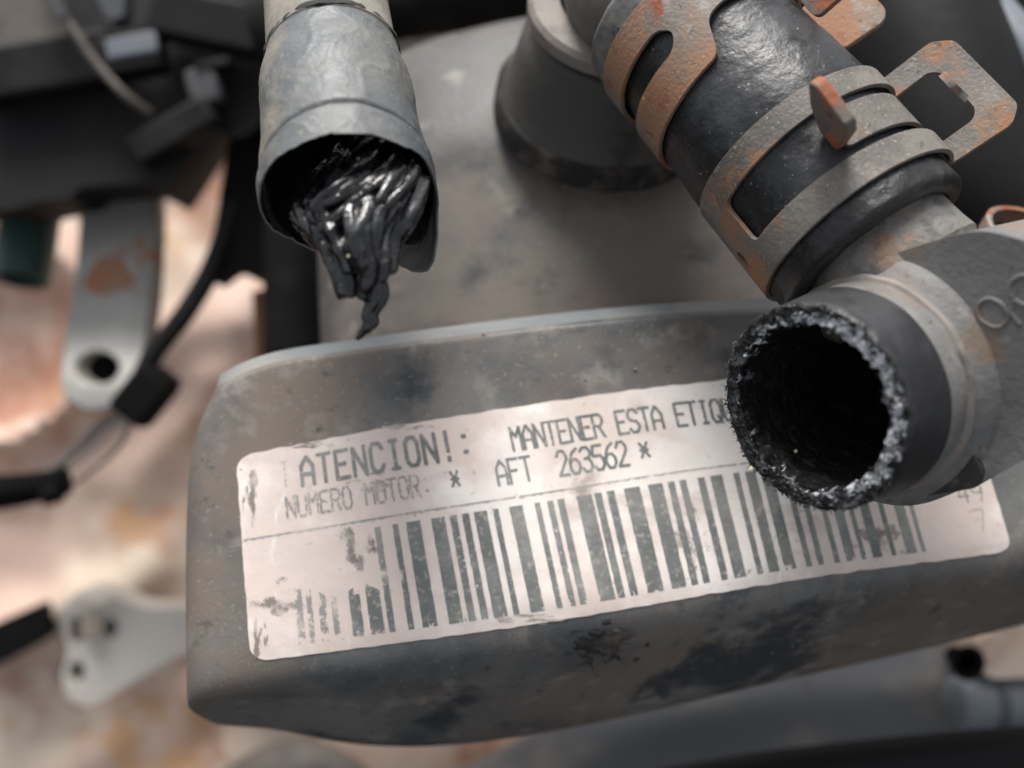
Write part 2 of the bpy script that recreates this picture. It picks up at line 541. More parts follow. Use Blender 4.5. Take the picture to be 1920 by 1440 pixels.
# ================================================================== SETTING
gm = bpy.data.meshes.new('ground')
gm.from_pydata([(-60, -60, 0), (60, -60, 0), (60, 60, 0), (-60, 60, 0)], [], [(0, 1, 2, 3)])
gm.materials.append(M['bay'])
g = bpy.data.objects.new('ground', gm)
COL.objects.link(g)
g['kind'] = 'structure'

# ================================================================== ENGINE COVER WITH LABEL
U_TAB = [(380, 722), (410, 703), (500, 660), (700, 632), (900, 603), (1200, 571), (1440, 557), (1700, 551), (2000, 556), (2200, 562)]
W_TAB = [(345, 1322), (480, 1292), (1000, 1205), (1500, 1122), (1900, 1064), (2200, 1022)]
Z_TAB = [(345, 1352), (430, 1362), (560, 1372), (690, 1408), (900, 1396), (1100, 1362), (1300, 1316), (1500, 1268), (1700, 1226), (1920, 1172), (2200, 1100)]

def face_depth(x, y):
    u = (x - 1050) / 800
    return 18.75 + 0.35 * u + 0.35 * u * u + 0.8 * (1000 - y) / 400

cover = thing('engine_cover', 'dusty black plastic timing cover carrying a worn barcode label', 'cover', P(1000, 1250, 22))
CX = [0, 0.012, 0.03, 0.07, 0.14, 0.24, 0.36, 0.48, 0.6, 0.72, 0.84, 0.94, 1.0]
XR = 2120
rows = []   # (left px, function(x)->(y, d))
def add_row(xl, fy, fd):
    row = []
    x0 = xl
    y0 = fy(xl)
    d0 = fd(xl, y0)
    row.append(P(xl + 26, y0, d0 + 5.0))
    row.append(P(xl + 5, y0, d0 + 0.9))
    for j, c in enumerate(CX):
        x = x0 + (XR - x0) * c
        y = fy(x)
        d = fd(x, y) + (0.42 if j == 0 else 0.10 if j == 1 else 0.0)
        row.append(P(x, y, d))
    y = fy(XR)
    row.append(P(XR + 10, y, fd(XR, y) + 1))
    row.append(P(XR - 20, y, fd(XR, y) + 5))
    rows.append(row)
fU = lambda x: interp(U_TAB, x)
fW = lambda x: interp(W_TAB, x)
fZ = lambda x: interp(Z_TAB, x)
add_row(440, lambda x: fU(x) + 55, lambda x, y: face_depth(x, y) + 4.5)
add_row(414, lambda x: fU(x) + 4, lambda x, y: face_depth(x, y) + 0.75)
add_row(411, lambda x: fU(x) - 1, lambda x, y: face_depth(x, y) + 0.52)
add_row(408, lambda x: fU(x) + 2, lambda x, y: face_depth(x, y) + 0.42)
add_row(402, lambda x: fU(x) + 23, lambda x, y: face_depth(x, y) + 0.06)
add_row(400, lambda x: fU(x) + 26, lambda x, y: face_depth(x, y) + 0.015)
add_row(396, lambda x: fU(x) + 30, lambda x, y: face_depth(x, y))
for f, xl in ((0.05, 376), (0.1, 362), (0.2, 351), (0.35, 347), (0.5, 345), (0.65, 345), (0.8, 345), (0.9, 346)):
    add_row(xl, lambda x, f=f: lerp(fU(x) + 30, fW(x), f), lambda x, y: face_depth(x, y))
add_row(347, lambda x: fW(x) + 2, lambda x, y: face_depth(x, y) + 0.14)
add_row(353, lambda x: lerp(fW(x), fZ(x), 0.28), lambda x, y: face_depth(x, y) + 0.75)
add_row(370, lambda x: lerp(fW(x), fZ(x), 0.72), lambda x, y: face_depth(x, y) + 2.1)
add_row(398, lambda x: fZ(x) - 4, lambda x, y: face_depth(x, y) + 3.2)
add_row(408, lambda x: fZ(x) + 4, lambda x, y: face_depth(x, y) + 3.7)
add_row(430, lambda x: fZ(x) - 25, lambda x, y: face_depth(x, y) + 7.0)
nc = len(rows[0])
cv = [v for r in rows for v in r]
cf = [(i * nc + j, i * nc + j + 1, (i + 1) * nc + j + 1, (i + 1) * nc + j) for i in range(len(rows) - 1) for j in range(nc - 1)]
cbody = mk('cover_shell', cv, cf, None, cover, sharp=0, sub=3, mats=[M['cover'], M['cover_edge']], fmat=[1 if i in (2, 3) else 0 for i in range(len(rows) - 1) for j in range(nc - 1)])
bpy.context.view_layer.update()
dg = bpy.context.evaluated_depsgraph_get()
ev = cbody.evaluated_get(dg)
bmt = bmesh.new()
bmt.from_mesh(ev.to_mesh())
bmt.transform(cbody.matrix_world)
bvh = BVHTree.FromBMesh(bmt)
ROT_INV = ROT.transposed()

def on_cover(px, py, lift):
    """point of the cover's skin seen through that direction, lifted off it by lift cm"""
    d = (ROT @ P(px, py, 1)).normalized()
    hit, nrm, _, _ = bvh.ray_cast(CAM_LOC, d)
    if hit is None:
        return P(px, py, face_depth(px, py))
    if nrm.dot(d) > 0:
        nrm = -nrm
    return ROT_INV @ ((hit - CAM_LOC) * 100) + (ROT_INV @ nrm) * lift

# --- the label, in its own (xb, f) coordinates: xb along the lower edge, f 0..1 up
B_TAB = [(440, 1245), (475, 1241), (1000, 1170), (1500, 1086), (1895, 1034), (1950, 1027)]
S_TAB = [(440, 0.065), (560, 0.09), (800, 0.165), (1100, 0.225), (1500, 0.25), (1900, 0.31)]
H_TAB = [(440, 384), (488, 387), (662, 393), (843, 399), (1099, 397), (1270, 392), (1446, 381), (1700, 360), (1900, 342)]
def lab_px(xb, f):
    h = f * interp(H_TAB, xb)
    return xb - interp(S_TAB, xb) * h, interp(B_TAB, xb) - h
def to_xb(x, y):
    xb = x
    for _ in range(12):
        h = interp(B_TAB, xb) - y
        xb = x + interp(S_TAB, xb) * h
    return xb
def lab_pt(xb, f, lift):
    x, y = lab_px(xb, f)
    return on_cover(x, y, lift)

LX0, LX1 = 470, 1899
poly = rounded([(LX0, 0.0), (LX1, 0.0), (LX1, 0.34 * 1429), (LX0, 0.34 * 1429)], 42, 6)   # f scaled to about square units
FS = 0.34 * 1429
# slightly nibbled edge
poly = [(x + (2.5 * noise.noise(Vector((x * 0.03, y * 0.03, 1)))), y + 3.0 * noise.noise(Vector((x * 0.035, y * 0.02, 7)))) for x, y in densify(poly, 9)]
v2, fs = sheet(poly, (), 14)
lv, lf = slab(v2, fs, lambda x, y: lab_pt(x, y / FS, 0.014), lambda x, y: lab_pt(x, y / FS, -0.02))
label = mk('barcode_label', lv, lf, M['label'], cover, sharp=50)
tag(label, 'pinkish beige foil sticker with printed warning, engine number and barcode', None)

# --- printing: stroke letters laid down as a fine raster that follows the label
G = {
 'A': [[(0, 0), (0, 4), (2, 6), (4, 4), (4, 0)], [(0, 2.2), (4, 2.2)]],
 'T': [[(0, 6), (4, 6)], [(2, 6), (2, 0)]],
 'E': [[(4, 6), (0, 6), (0, 0), (4, 0)], [(0, 3.1), (3, 3.1)]],
 'N': [[(0, 0), (0, 6), (4, 0), (4, 6)]],
 'C': [[(4, 4.8), (3, 6), (1, 6), (0, 4.8), (0, 1.2), (1, 0), (3, 0), (4, 1.2)]],
 'I': [[(1, 6), (3, 6)], [(2, 6), (2, 0)], [(1, 0), (3, 0)]],
 'O': [[(1, 0), (0, 1.2), (0, 4.8), (1, 6), (3, 6), (4, 4.8), (4, 1.2), (3, 0), (1, 0)]],
 '!': [[(2, 6), (2, 2)], [(2, 0.5), (2, 0)]],
 ':': [[(1.7, 4.6), (2.3, 4.6)], [(1.7, 1.2), (2.3, 1.2)]],
 'M': [[(0, 0), (0, 6), (2, 3.4), (4, 6), (4, 0)]],
 'R': [[(0, 0), (0, 6), (3, 6), (4, 5), (4, 4), (3, 3), (0, 3)], [(2, 3), (4, 0)]],
 'S': [[(4, 5), (3, 6), (1, 6), (0, 5), (0, 4), (1, 3.1), (3, 2.9), (4, 2), (4, 1), (3, 0), (1, 0), (0, 1)]],
 'Q': [[(1, 0), (0, 1.2), (0, 4.8), (1, 6), (3, 6), (4, 4.8), (4, 1.2), (3, 0), (1, 0)], [(2.4, 1.6), (4, -0.4)]],
 'U': [[(0, 6), (0, 1.2), (1, 0), (3, 0), (4, 1.2), (4, 6)]],
 'F': [[(4, 6), (0, 6), (0, 0)], [(0, 3.1), (3, 3.1)]],
 '2': [[(0, 4.8), (1, 6), (3, 6), (4, 4.8), (4, 3.8), (0, 0), (4, 0)]],
 '6': [[(3.6, 6), (1.4, 5), (0, 2.8), (0, 1.2), (1, 0), (3, 0), (4, 1.2), (4, 2.4), (3, 3.4), (1, 3.4), (0, 2.4)]],
 '3': [[(0, 5.2), (1, 6), (3, 6), (4, 5), (4, 4), (3, 3.2), (1.6, 3.2)], [(3, 3.2), (4, 2.2), (4, 1), (3, 0), (1, 0), (0, 0.9)]],
 '5': [[(4, 6), (0.3, 6), (0, 3.4), (3, 3.6), (4, 2.6), (4, 1), (3, 0), (1, 0), (0, 0.9)]],
 '*': [[(0.3, 5.2), (3.7, 0.8)], [(3.7, 5.2), (0.3, 0.8)], [(0.4, 3), (3.6, 3)]],
 '1': [[(0.6, 6), (2, 6), (2, 0)]],
 '4': [[(1.4, 6), (0, 2), (4, 2)], [(3, 4), (3, 0)]],
 '9': [[(4, 3.6), (3, 2.8), (1, 2.8), (0, 3.8), (0, 5), (1, 6), (3, 6), (4, 5), (4, 3), (3, 0)]],
 '7': [[(0, 6), (4, 6), (1.6, 0)]],
 '8': [[(1, 3.2), (0, 4.2), (0, 5.2), (1, 6), (3, 6), (4, 5.2), (4, 4.2), (3, 3.2), (1, 3.2), (0, 2.2), (0, 0.9), (1, 0), (3, 0), (4, 0.9), (4, 2.2), (3, 3.2)]],
}
def seg_d(px, py, a, b):
    ax, ay = a; bx, by = b
    dx, dy = bx - ax, by - ay
    t = max(0, min(1, ((px - ax) * dx + (py - ay) * dy) / (dx * dx + dy * dy + 1e-9)))
    return math.hypot(px - ax - dx * t, py - ay - dy * t)

def text_mesh(runs, weight, wear, lift):
    """runs: (string, x_first, pitch_px, baseline f, cap f, y reference)"""
    vs, fs = [], []
    for (s, x0, pitch, f0, f1, yref, wd) in runs:
        for i, ch in enumerate(s):
            if ch == ' ':
                continue
            gx = to_xb(x0 + pitch * i, yref(x0 + pitch * i))
            gw = pitch * wd
            Hh = interp(H_TAB, gx) * (f1 - f0)
            cell = 1.35
            nx, ny = int((gw + 8) / cell), int((Hh + 8) / cell)
            idx = {}
            def vid(ix, iy):
                if (ix, iy) not in idx:
                    idx[(ix, iy)] = len(vs)
                    xx = gx - 4 + ix * cell
                    ff = f0 + (-4 + iy * cell) / interp(H_TAB, gx)
                    vs.append(lab_pt(xx, ff, lift))
                return idx[(ix, iy)]
            for iy in range(ny):
                for ix in range(nx):
                    ux = -4 + (ix + .5) * cell; uy = -4 + (iy + .5) * cell
                    dm = min(seg_d(ux, uy, (a[0] / 4 * gw, a[1] / 6 * Hh), (b[0] / 4 * gw, b[1] / 6 * Hh))
                             for st in G[ch] for a, b in zip(st, st[1:]))
                    wob = 0.35 * noise.noise(Vector((gx + ux, uy + yref(x0), 3)) * 0.21)
                    if dm < weight / 2 + wob and noise.noise(Vector((gx + ux, uy * 0.8, yref(x0))) * 0.33) > wear:
                        fs.append((vid(ix, iy), vid(ix + 1, iy), vid(ix + 1, iy + 1), vid(ix, iy + 1)))
    return vs, fs

y1 = lambda x: interp([(560, 912), (820, 866), (965, 846), (1360, 795), (1500, 780)], x)
y2 = lambda x: interp([(540, 975), (700, 950), (935, 910), (1180, 875), (1300, 862)], x)
tv, tf = text_mesh([('ATENCION!:', 568, 33.0, 0.805, 0.935, y1, 0.74)], 8.2, -0.62, 0.018)
mk('heading_print', tv, tf, M['ink'], label, smooth=False)
tv, tf = text_mesh([('MANTENER ESTA ETIQUETA', 964, 22.1, 0.803, 0.91, y1, 0.78)], 5.2, -0.7, 0.018)
mk('warning_print', tv, tf, M['ink'], label, smooth=False)
tv, tf = text_mesh([('AFT', 936, 23.5, 0.655, 0.768, y2, 0.78), ('263562', 1051, 22.4, 0.655, 0.768, y2, 0.78),
                    ('*', 1206, 22, 0.67, 0.76, y2, 0.72), ('*', 850, 22, 0.67, 0.76, y2, 0.74)], 5.2, -0.7, 0.018)
mk('number_print', tv, tf, M['ink'], label, smooth=False)
tv, tf = text_mesh([('NUMERO MOTOR:', 540, 21.3, 0.66, 0.76, y2, 0.78)], 4.6, -0.22, 0.018)
mk('worn_print', tv, tf, M['ink_pale'], label, smooth=False)
tv, tf = text_mesh([('1', 528, 30, 0.81, 0.93, y1, 0.7)], 4.2, -0.05, 0.018)
mk('worn_print', tv, tf, M['ink_pale'], label, smooth=False)
tv, tf = text_mesh([('49', 1802, 26, 0.285, 0.385, lambda x: 948, 0.72), ('7', 1836, 26, 0.13, 0.24, lambda x: 1000, 0.72)], 3.6, -0.3, 0.018)
mk('handwritten_mark', tv, tf, M['ink_pale'], label, smooth=False)

def strip_mesh(xa, xbb, f0, f1, lift, wear, nxs=5, nys=70, seed=0, topfade=0.0):
    vs, fs = [], []
    for iy in range(nys + 1):
        for ix in range(nxs + 1):
            f = lerp(f0, f1, iy / nys)
            x = lerp(xa, xbb, ix / nxs)
            if ix in (0, nxs):
                x += 0.9 * noise.noise(Vector((x, f * 120, seed)) * 0.35)
            vs.append(lab_pt(x, f, lift))
    for iy in range(nys):
        for ix in range(nxs):
            t = iy / nys
            lim = wear + 1.1 * sstep(1 - topfade, 1, t) + 0.55 * sstep(0.16, 0.0, t) if topfade else wear + 0.5 * sstep(0.12, 0.0, t)
            if noise.noise(Vector((lerp(xa, xbb, ix / nxs) * 0.09, t * 9 + seed, seed * 3.1))) + 0.5 * noise.noise(Vector((lerp(xa, xbb, ix / nxs) * 0.35, t * 40, seed))) > lim:
                b = iy * (nxs + 1) + ix
                fs.append((b, b + 1, b + nxs + 2, b + nxs + 1))
    return vs, fs
bars = [(553, 566, 1120), (574, 584, 1120), (596, 610, 1120), (620, 631, 1120), (654, 675, 1120), (687, 713, 1120), (721, 733, 1120), (757, 768, 1120),
        (784, 812, 1120), (834, 861, 1120), (871, 885, 1120), (895, 909, 1120), (919, 945, 1120), (957, 968, 1120), (990, 1016, 1120),
        (1040, 1051, 1120), (1065, 1077, 1120), (1085, 1099, 1120), (1103, 1133, 1031), (1138, 1152, 1031), (1162, 1177, 1031), (1196, 1227, 1031),
        (1243, 1271, 1031), (1281, 1294, 1031), (1304, 1317, 1031), (1339, 1353, 1031), (1364, 1387, 1031), (1409, 1420, 1031), (1432, 1452, 1031),
        (1462, 1484, 1031), (1504, 1515, 1031), (1527, 1538, 1031), (1559, 1569, 1031), (1582, 1600, 1031), (1611, 1620, 1031), (1633, 1651, 1031),
        (1669, 1678, 1031), (1698, 1718, 1031), (1727, 1735, 1031)]
for i, (a, b, yy) in enumerate(bars):
    xa, xb2 = to_xb(a, yy), to_xb(b, yy)
    fade = i < 7
    top = (0.36, 0.36, 0.34, 0.33, 0.30, 0.31, 0.55)[i] if fade else 0.55
    w = (-0.2 if i < 4 else -0.5) if fade else -0.85
    vs, fs = strip_mesh(xa, xb2, 0.055, top, 0.018, w, max(4, int((b - a) / 2)), 64, i * 1.7, 0.35 if fade and i != 6 else 0.0)
    mk('barcode_bar', vs, fs, M['ink'] if 7 <= i < 22 else (M['ink'] if i > 3 and i < 7 else M['ink_pale'] if i <= 3 else M['ink']), label, smooth=False)
vs, fs = strip_mesh(474, 1896, 0.583, 0.594, 0.018, -0.34, 500, 3, 9.0)
mk('rule_line', vs, fs, M['ink_pale'], label, smooth=False)
def smudge(cx, cy, rx, ry, n, seed):
    vs, fs = [], []
    N = 100
    hr = random.Random(seed)
    for iy in range(N + 1):
        for ix in range(N + 1):
            x = cx + (ix / N - .5) * 2 * rx
            y = cy + (iy / N - .5) * 2 * ry
            vs.append(on_cover(x, y, 0.016))
    for iy in range(N):
        for ix in range(N):
            ux, uy = (ix + .5) / N * 2 - 1, (iy + .5) / N * 2 - 1
            q = noise.fractal(Vector((ux * n, uy * n, seed)), 0.9, 2.1, 6) * 1.1 + 0.55 - (ux * ux + uy * uy) * 0.95
            if q > 0.30 + 0.45 * hr.random():
                b = iy * (N + 1) + ix
                fs.append((b, b + 1, b + N + 2, b + N + 1))
    return vs, fs
for (cx, cy, rx, ry, n, s) in ((662, 1028, 46, 62, 1.7, 4), (516, 1122, 66, 58, 1.7, 11), (700, 905, 60, 22, 2.0, 19), (1290, 1000, 50, 70, 1.6, 23), (1650, 1010, 60, 40, 1.8, 31), (760, 798, 70, 14, 2.2, 41), (585, 836, 55, 12, 2.2, 43), (486, 1190, 18, 60, 1.6, 47), (1000, 1160, 90, 12, 2.4, 53), (470, 920, 20, 70, 1.8, 59)):
    vs, fs = smudge(cx, cy, rx, ry, n, s)
    mk('grime_smudge', vs, fs, M['soot'], label, smooth=False)

# grains of grit on the cover
gv, gf = [], []
for (x, y, r) in [(906, 628, .035), (1191, 693, .035), (1098, 712, .02), (1198, 630, .02), (985, 690, .018), (1700, 1098, .03), (1530, 1160, .02), (1485, 1210, .022),
                  (1448, 1224, .022), (870, 690, .016), (640, 700, .016), (700, 668, .018), (1020, 1300, .03), (380, 860, .02), (355, 930, .018), (450, 1330, .02), (1130, 1235, .02)]:
    c = on_cover(x, y, r * 0.3)
    v, f = lathe(c, Vector((0.1, 0.1, 1)), [(-r, r * .4), (-r * .5, r * .9), (0, r), (r * .6, r * .75), (r * .95, r * .25)], 8, lambda s, t, q: (0, q * .25 * math.sin(3 * t + x)), close=True)
    gv, gf = merge([(gv, gf), (v, f)])
tag(mk('grit', gv, gf, M['neck'], cover), None, None, kind='stuff')

# chipped tar lump below the label
vs, fs = [], []
N = 44
hh = {}
for iy in range(N + 1):
    for ix in range(N + 1):
        ux, uy = ix / N * 2 - 1, iy / N * 2 - 1
        x, y = 1128 + ux * 95, 1205 + uy * 48
        q = noise.fractal(Vector((ux * 1.8, uy * 1.8, 5)), 0.8, 2, 6) * 1.3 + 0.35 - (ux * ux + uy * uy)
        hh[(ix, iy)] = q
        vs.append(on_cover(x, y, min(0.05, max(-0.004, 0.06 * q))))
for iy in range(N):
    for ix in range(N):
        if hh[(ix, iy)] > 0.0:
            b = iy * (N + 1) + ix
            fs.append((b, b + 1, b + N + 2, b + N + 1))
mk('tar_patch', vs, fs, M['tar'], cover, sharp=0)

# ================================================================== DOMED HOUSING BEHIND, WITH BOSS AND NECK
hous = thing('coolant_housing', 'dusty grey domed housing behind the labelled cover, with a round boss', 'housing', P(1000, 700, 24))
TOP = [(600, 240), (680, 150), (760, 95), (850, 62), (1000, 30), (1150, 12), (1300, 5), (1500, 20), (1620, 60)]
vs, fs = [], []
NX, NY = 60, 44
for iy in range(NY + 1):
    for ix in range(NX + 1):
        u, v = ix / NX, iy / NY            # v 0 bottom .. 1 top
        x = lerp(604, 1560, u)
        x += -8 * math.sin(v * 3.1)
        yb, yt = 690 - 60 * u, interp(TOP, x)
        y = lerp(yb, yt, v)
        d = 21.6 + 1.5 * v + 1.1 * (2 * u - 1)**2 + 1.6 * max(0, (v - 0.6) / 0.4)**2 + 1.2 * max(0, (0.22 - u) / 0.22)**2
        ed = max(0, (v - 0.955) / 0.045)
        d += 0.7 * ed * ed
        eu = max(0, (0.03 - u) / 0.03, (u - 0.97) / 0.03)
        d += 0.6 * eu * eu
        d += 0.04 * noise.noise(Vector((x * 0.006, y * 0.006, 2)))
        vs.append(P(x, y, d))
n0 = len(vs)
for i in range(NX + 1):
    pass
fs = [(iy * (NX + 1) + ix, iy * (NX + 1) + ix + 1, (iy + 1) * (NX + 1) + ix + 1, (iy + 1) * (NX + 1) + ix) for iy in range(NY) for ix in range(NX)]
# skirt going back all round
ring = [i for i in range(NX + 1)] + [iy * (NX + 1) + NX for iy in range(1, NY + 1)] + [NY * (NX + 1) + ix for ix in range(NX - 1, -1, -1)] + [iy * (NX + 1) for iy in range(NY - 1, 0, -1)]
cen = Vector((0.5, 1.5, 0))
for k in ring:
    v = vs[k]
    vs.append(v + Vector((0.1 if v.x < 0 else -0.1, -0.35, -5)))
for k in range(len(ring)):
    a, b = ring[k], ring[(k + 1) % len(ring)]
    fs.append((a, b, n0 + (k + 1) % len(ring), n0 + k))
mk('dome', vs, fs, M['housing'], hous, sharp=40)

bc = P(1138, 165, 22.4)
bt = P(1160, 34, 20.9)
ba = bt - bc
bl = ba.length
boss_p = [(-0.6, 2.3), (0.0, 2.14), (0.1, 2.10), (0.25, 2.07), (bl * 0.5, 1.93), (bl * .86, 1.78), (bl * .90, 1.74), (bl * .93, 1.66), (bl * .935, 1.58), (bl * .97, 1.56)]
vs, fs = lathe(bc, ba, boss_p, 96)
boss = mk('boss', vs, fs, M['boss'], hous, sharp=30)
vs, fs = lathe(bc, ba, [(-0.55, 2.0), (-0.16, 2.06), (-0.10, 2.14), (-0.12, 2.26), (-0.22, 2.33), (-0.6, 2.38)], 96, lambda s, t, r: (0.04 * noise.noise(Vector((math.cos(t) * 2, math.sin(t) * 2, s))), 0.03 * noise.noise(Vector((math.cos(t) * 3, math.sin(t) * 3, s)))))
mk('shadow_ring', vs, fs, M['gap_shadow'], hous)  # dark ring added for the shadow in the gap round the boss
vs, fs = lathe(bc, ba, [(bl * .93, 1.40), (bl * .97, 1.70), (bl * 1.02, 1.80), (bl * 1.16, 1.80), (bl * 1.22, 1.72), (bl * 1.24, 1.45), (bl * 1.24, 1.2)], 96)
mk('collar', vs, fs, M['neck'], boss, sharp=30)

# hose axis (from neck towards the T fitting)
H0 = P(1252, 15, 19.0)
H1 = P(1622, 452, 17.1)
HA = (H1 - H0).normalized()
HL = (H1 - H0).length
HR = 1.66
_, E1, E2 = frame_of(HA, -(H0 + H1) / 2)       # E1 faces the lens
if E2.x < 0:
    E2 = -E2
el = smooth_path([bc + ba * 1.15, bc + ba * 1.35 + X * 0.2, H0 - HA * 0.5 + Z * -0.1, H0 + HA * 0.4, H0 + HA * 1.0], 8)
vs, fs = tube(el, [1.42] * len(el), 48)
mk('neck_pipe', vs, fs, M['housing'], hous)

# ================================================================== UPPER HOSE
hose = thing('rubber_hose', 'short black rubber hose held by two spring clamps', 'hose', H0)
def hose_r(s):
    r = HR
    for c in (1.45, HL - 1.14):
        r -= 0.05 * math.exp(-((s - c) / 0.85)**4)
    r += 0.05 * math.exp(-((s - 3.55) / 0.6)**2)
    return r
HE = HL + 0.30
prof = []
NS = 150
for i in range(NS + 1):
    s = HE * i / NS
    r = hose_r(min(s, HL))
    if s > HE - 0.16:
        r -= 0.16 * ((s - HE + 0.16) / 0.16)**2
    if s < 0.12:
        r -= 0.10 * (1 - s / 0.12)**2
    prof.append((s, r))
prof = [(0.35, 1.41), (0.02, 1.42)] + prof + [(HE - 0.03, 1.36), (HE - 0.3, 1.31), (HE - 0.9, 1.30)]
def hfn(s, th, r):
    if r < 1.45:
        return 0, 0
    q = Vector((r * math.cos(th), r * math.sin(th), s))
    rag = 0.05 * noise.noise(Vector((math.cos(th) * 4, math.sin(th) * 4, 0))) * sstep(HE - .5, HE, s)
    return rag, 0.02 * noise.noise(q * 0.9) + 0.018 * max(0, noise.noise(q * 3.1)) + 0.006 * noise.noise(q * 9)
vs, fs = lathe(H0, HA, prof, 200, hfn, E1)
n_ = 200
fm = []
for f in fs:
    ring_i = f[0] // n_
    s = prof[min(ring_i, len(prof) - 1)][0]
    fm.append(2 if (ring_i > 2 + NS - 16 or (ring_i > 2 + NS - 18)) else (1 if s < 0.85 else 0))
mk('hose_wall', vs, fs, None, hose, sharp=50, mats=[M['rubber'], M['rubber_dusty'], M['rubber_black']], fmat=fm)

def on_hose(th, s, r):
    return H0 + HA * s + (E1 * math.cos(th) + E2 * math.sin(th)) * r

D2R = math.pi / 180
def band(polys, c, r_in, th_mm, step=0.1):
    """polys: (outline, holes) in (degrees, cm) around the hose at axial centre c"""
    parts = []
    k = D2R * HR
    for outline, holes, rr in polys:
        o2 = [(t * k, s) for t, s in outline]
        h2 = [[(t * k, s) for t, s in h] for h in holes]
        v2, f2 = sheet(o2, h2, step)
        lift = rr
        parts.append(slab(v2, f2, lambda x, y: on_hose(x / HR, c + y, r_in + lift(x / HR / D2R) + th_mm), lambda x, y: on_hose(x / HR, c + y, r_in + lift(x / HR / D2R))))
    return merge(parts)

def rnd(pts, r, seg=6):          # rounding in cm on (deg, cm) outlines
    k = D2R * HR
    return [(a / k, b) for a, b in rounded([(t * k, s) for t, s in pts], r, seg)]

# --- grey clamp next to the T fitting
c2 = HL - 1.14
clamp = thing('spring_clamp', 'grey spring clamp with a rusty tab beside the T fitting', 'hose clamp', on_hose(0, c2, HR), 'spring clamps on the black hose')
arms = rnd([(-172, -0.92), (101, -0.92), (101, -0.52), (60, -0.50), (-46, -0.42), (-46, 0.38), (60, 0.46), (101, 0.52), (101, 0.92), (-172, 0.92)], 0.14)
hole = [(-69 + 5.0 * math.cos(a), 0.30 + 0.17 * math.sin(a)) for a in [i * math.pi / 8 for i in range(16)]]
tong = rnd([(22, -0.34), (112, -0.34), (126, -0.9), (180, -0.9), (180, 0.9), (126, 0.9), (112, 0.30), (22, 0.30)], 0.12)
vs, fs = band([(arms, [hole], lambda t: 0.03 + 0.08 * sstep(40, 95, t)), (tong, [], lambda t: 0.035)], c2, HR - 0.02, 0.082)
mk('band', vs, fs, M['clamp_grey'], clamp, bevel=0.014, sharp=40)
# radial tab at the tongue's end
def radial_plate(th, c, outline, holes, t_deg, step=0.1, lean=0.0):
    v2, f2 = sheet(outline, holes, step)
    tang = -E1 * math.sin(th * D2R) + E2 * math.cos(th * D2R)
    rad = E1 * math.cos(th * D2R) + E2 * math.sin(th * D2R)
    o = H0 + HA * c
    def top(x, y): return o + HA * x + rad * y + tang * (t_deg / 2 + lean * (y - HR))
    def bot(x, y): return o + HA * x + rad * y + tang * (-t_deg / 2 + lean * (y - HR))
    return slab(v2, f2, top, bot)
tabo = rounded([(-0.20, HR + 0.02), (-0.42, HR + 0.50), (-0.46, HR + 1.14), (-0.30, HR + 1.28), (0.40, HR + 1.10), (0.42, HR + 0.80), (0.30, HR + 0.35), (0.22, HR + 0.02)], 0.07)
vs, fs = radial_plate(21, c2, tabo, [], 0.20, lean=-0.12)
mk('tab', vs, fs, M['tab_rust'], clamp, bevel=0.03, sharp=40)
# open loop bent outward at the end of the two arms
lo = rounded([(-0.92, HR + 0.05), (-0.92, HR + 1.16), (-0.70, HR + 1.42), (0.74, HR + 1.42), (0.95, HR + 1.18), (0.92, HR + 0.05), (0.44, HR + 0.05), (0.44, HR + 0.10), (-0.46, HR + 0.10), (-0.46, HR + 0.05)], 0.10)
li = rounded([(-0.44, HR + 0.22), (-0.46, HR + 0.80), (-0.30, HR + 0.92), (0.34, HR + 0.92), (0.50, HR + 0.75), (0.44, HR + 0.22)], 0.10)
lo = rounded([(-0.92, HR + 0.05), (-0.94, HR + 1.12), (-0.72, HR + 1.40), (0.78, HR + 1.42), (0.98, HR + 1.16), (0.92, HR + 0.05), (0.54, HR + 0.05), (0.55, HR + 0.78), (0.42, HR + 0.92), (-0.40, HR + 0.92), (-0.54, HR + 0.78), (-0.54, HR + 0.05)], 0.10)
vs, fs = radial_plate(100, c2 + 0.03, lo, [], 0.10)
loop = mk('loop', vs, fs, M['clamp_grey'], clamp, bevel=0.016, sharp=40)
lip = rounded([(-0.30, 0.0), (-0.30, 0.22), (-0.22, 0.30), (0.02, 0.28), (0.10, 0.12), (0.30, 0.0)], 0.06)
tang = -E1 * math.sin(100 * D2R) + E2 * math.cos(100 * D2R)
rad = E1 * math.cos(100 * D2R) + E2 * math.sin(100 * D2R)
vs, fs = prism(lip, -0.06, 0.06, H0 + HA * c2 + rad * (HR + 0.93) - tang * 0.02, HA, (-rad * 0.35 - tang * 0.9).normalized(), rad)
mk('lip', vs, fs, M['tab_rust'], loop, bevel=0.02)

# --- rusty clamp next to the neck
c1 = 1.45
clamp1 = thing('spring_clamp', 'orange rusted spring clamp with a long slot, beside the domed housing', 'hose clamp', on_hose(0, c1, HR), 'spring clamps on the black hose')
o1 = rnd([(-172, -0.86), (180, -0.86), (180, 0.06), (24, 0.06), (12, 0.16), (4, 0.80), (-30, 0.86), (-172, 0.86)], 0.16)
slot = rnd([(-125, -0.30), (-12, -0.30), (-5, -0.06), (-12, 0.20), (-125, 0.14)], 0.22)
vs, fs = band([(o1, [slot], lambda t: 0.03)], c1, HR - 0.02, 0.082)
mk('band', vs, fs, M['clamp_rust'], clamp1, bevel=0.014, sharp=40)
t1 = rounded([(-0.30, HR + 0.02), (-0.36, HR + 0.75), (-0.2, HR + 0.98), (0.2, HR + 0.98), (0.36, HR + 0.75), (0.30, HR + 0.02)], 0.14)
vs, fs = radial_plate(80, c1 + 0.50, t1, [], 0.15)
mk('tab', vs, fs, M['tab_rust'], clamp1, bevel=0.03, sharp=40)
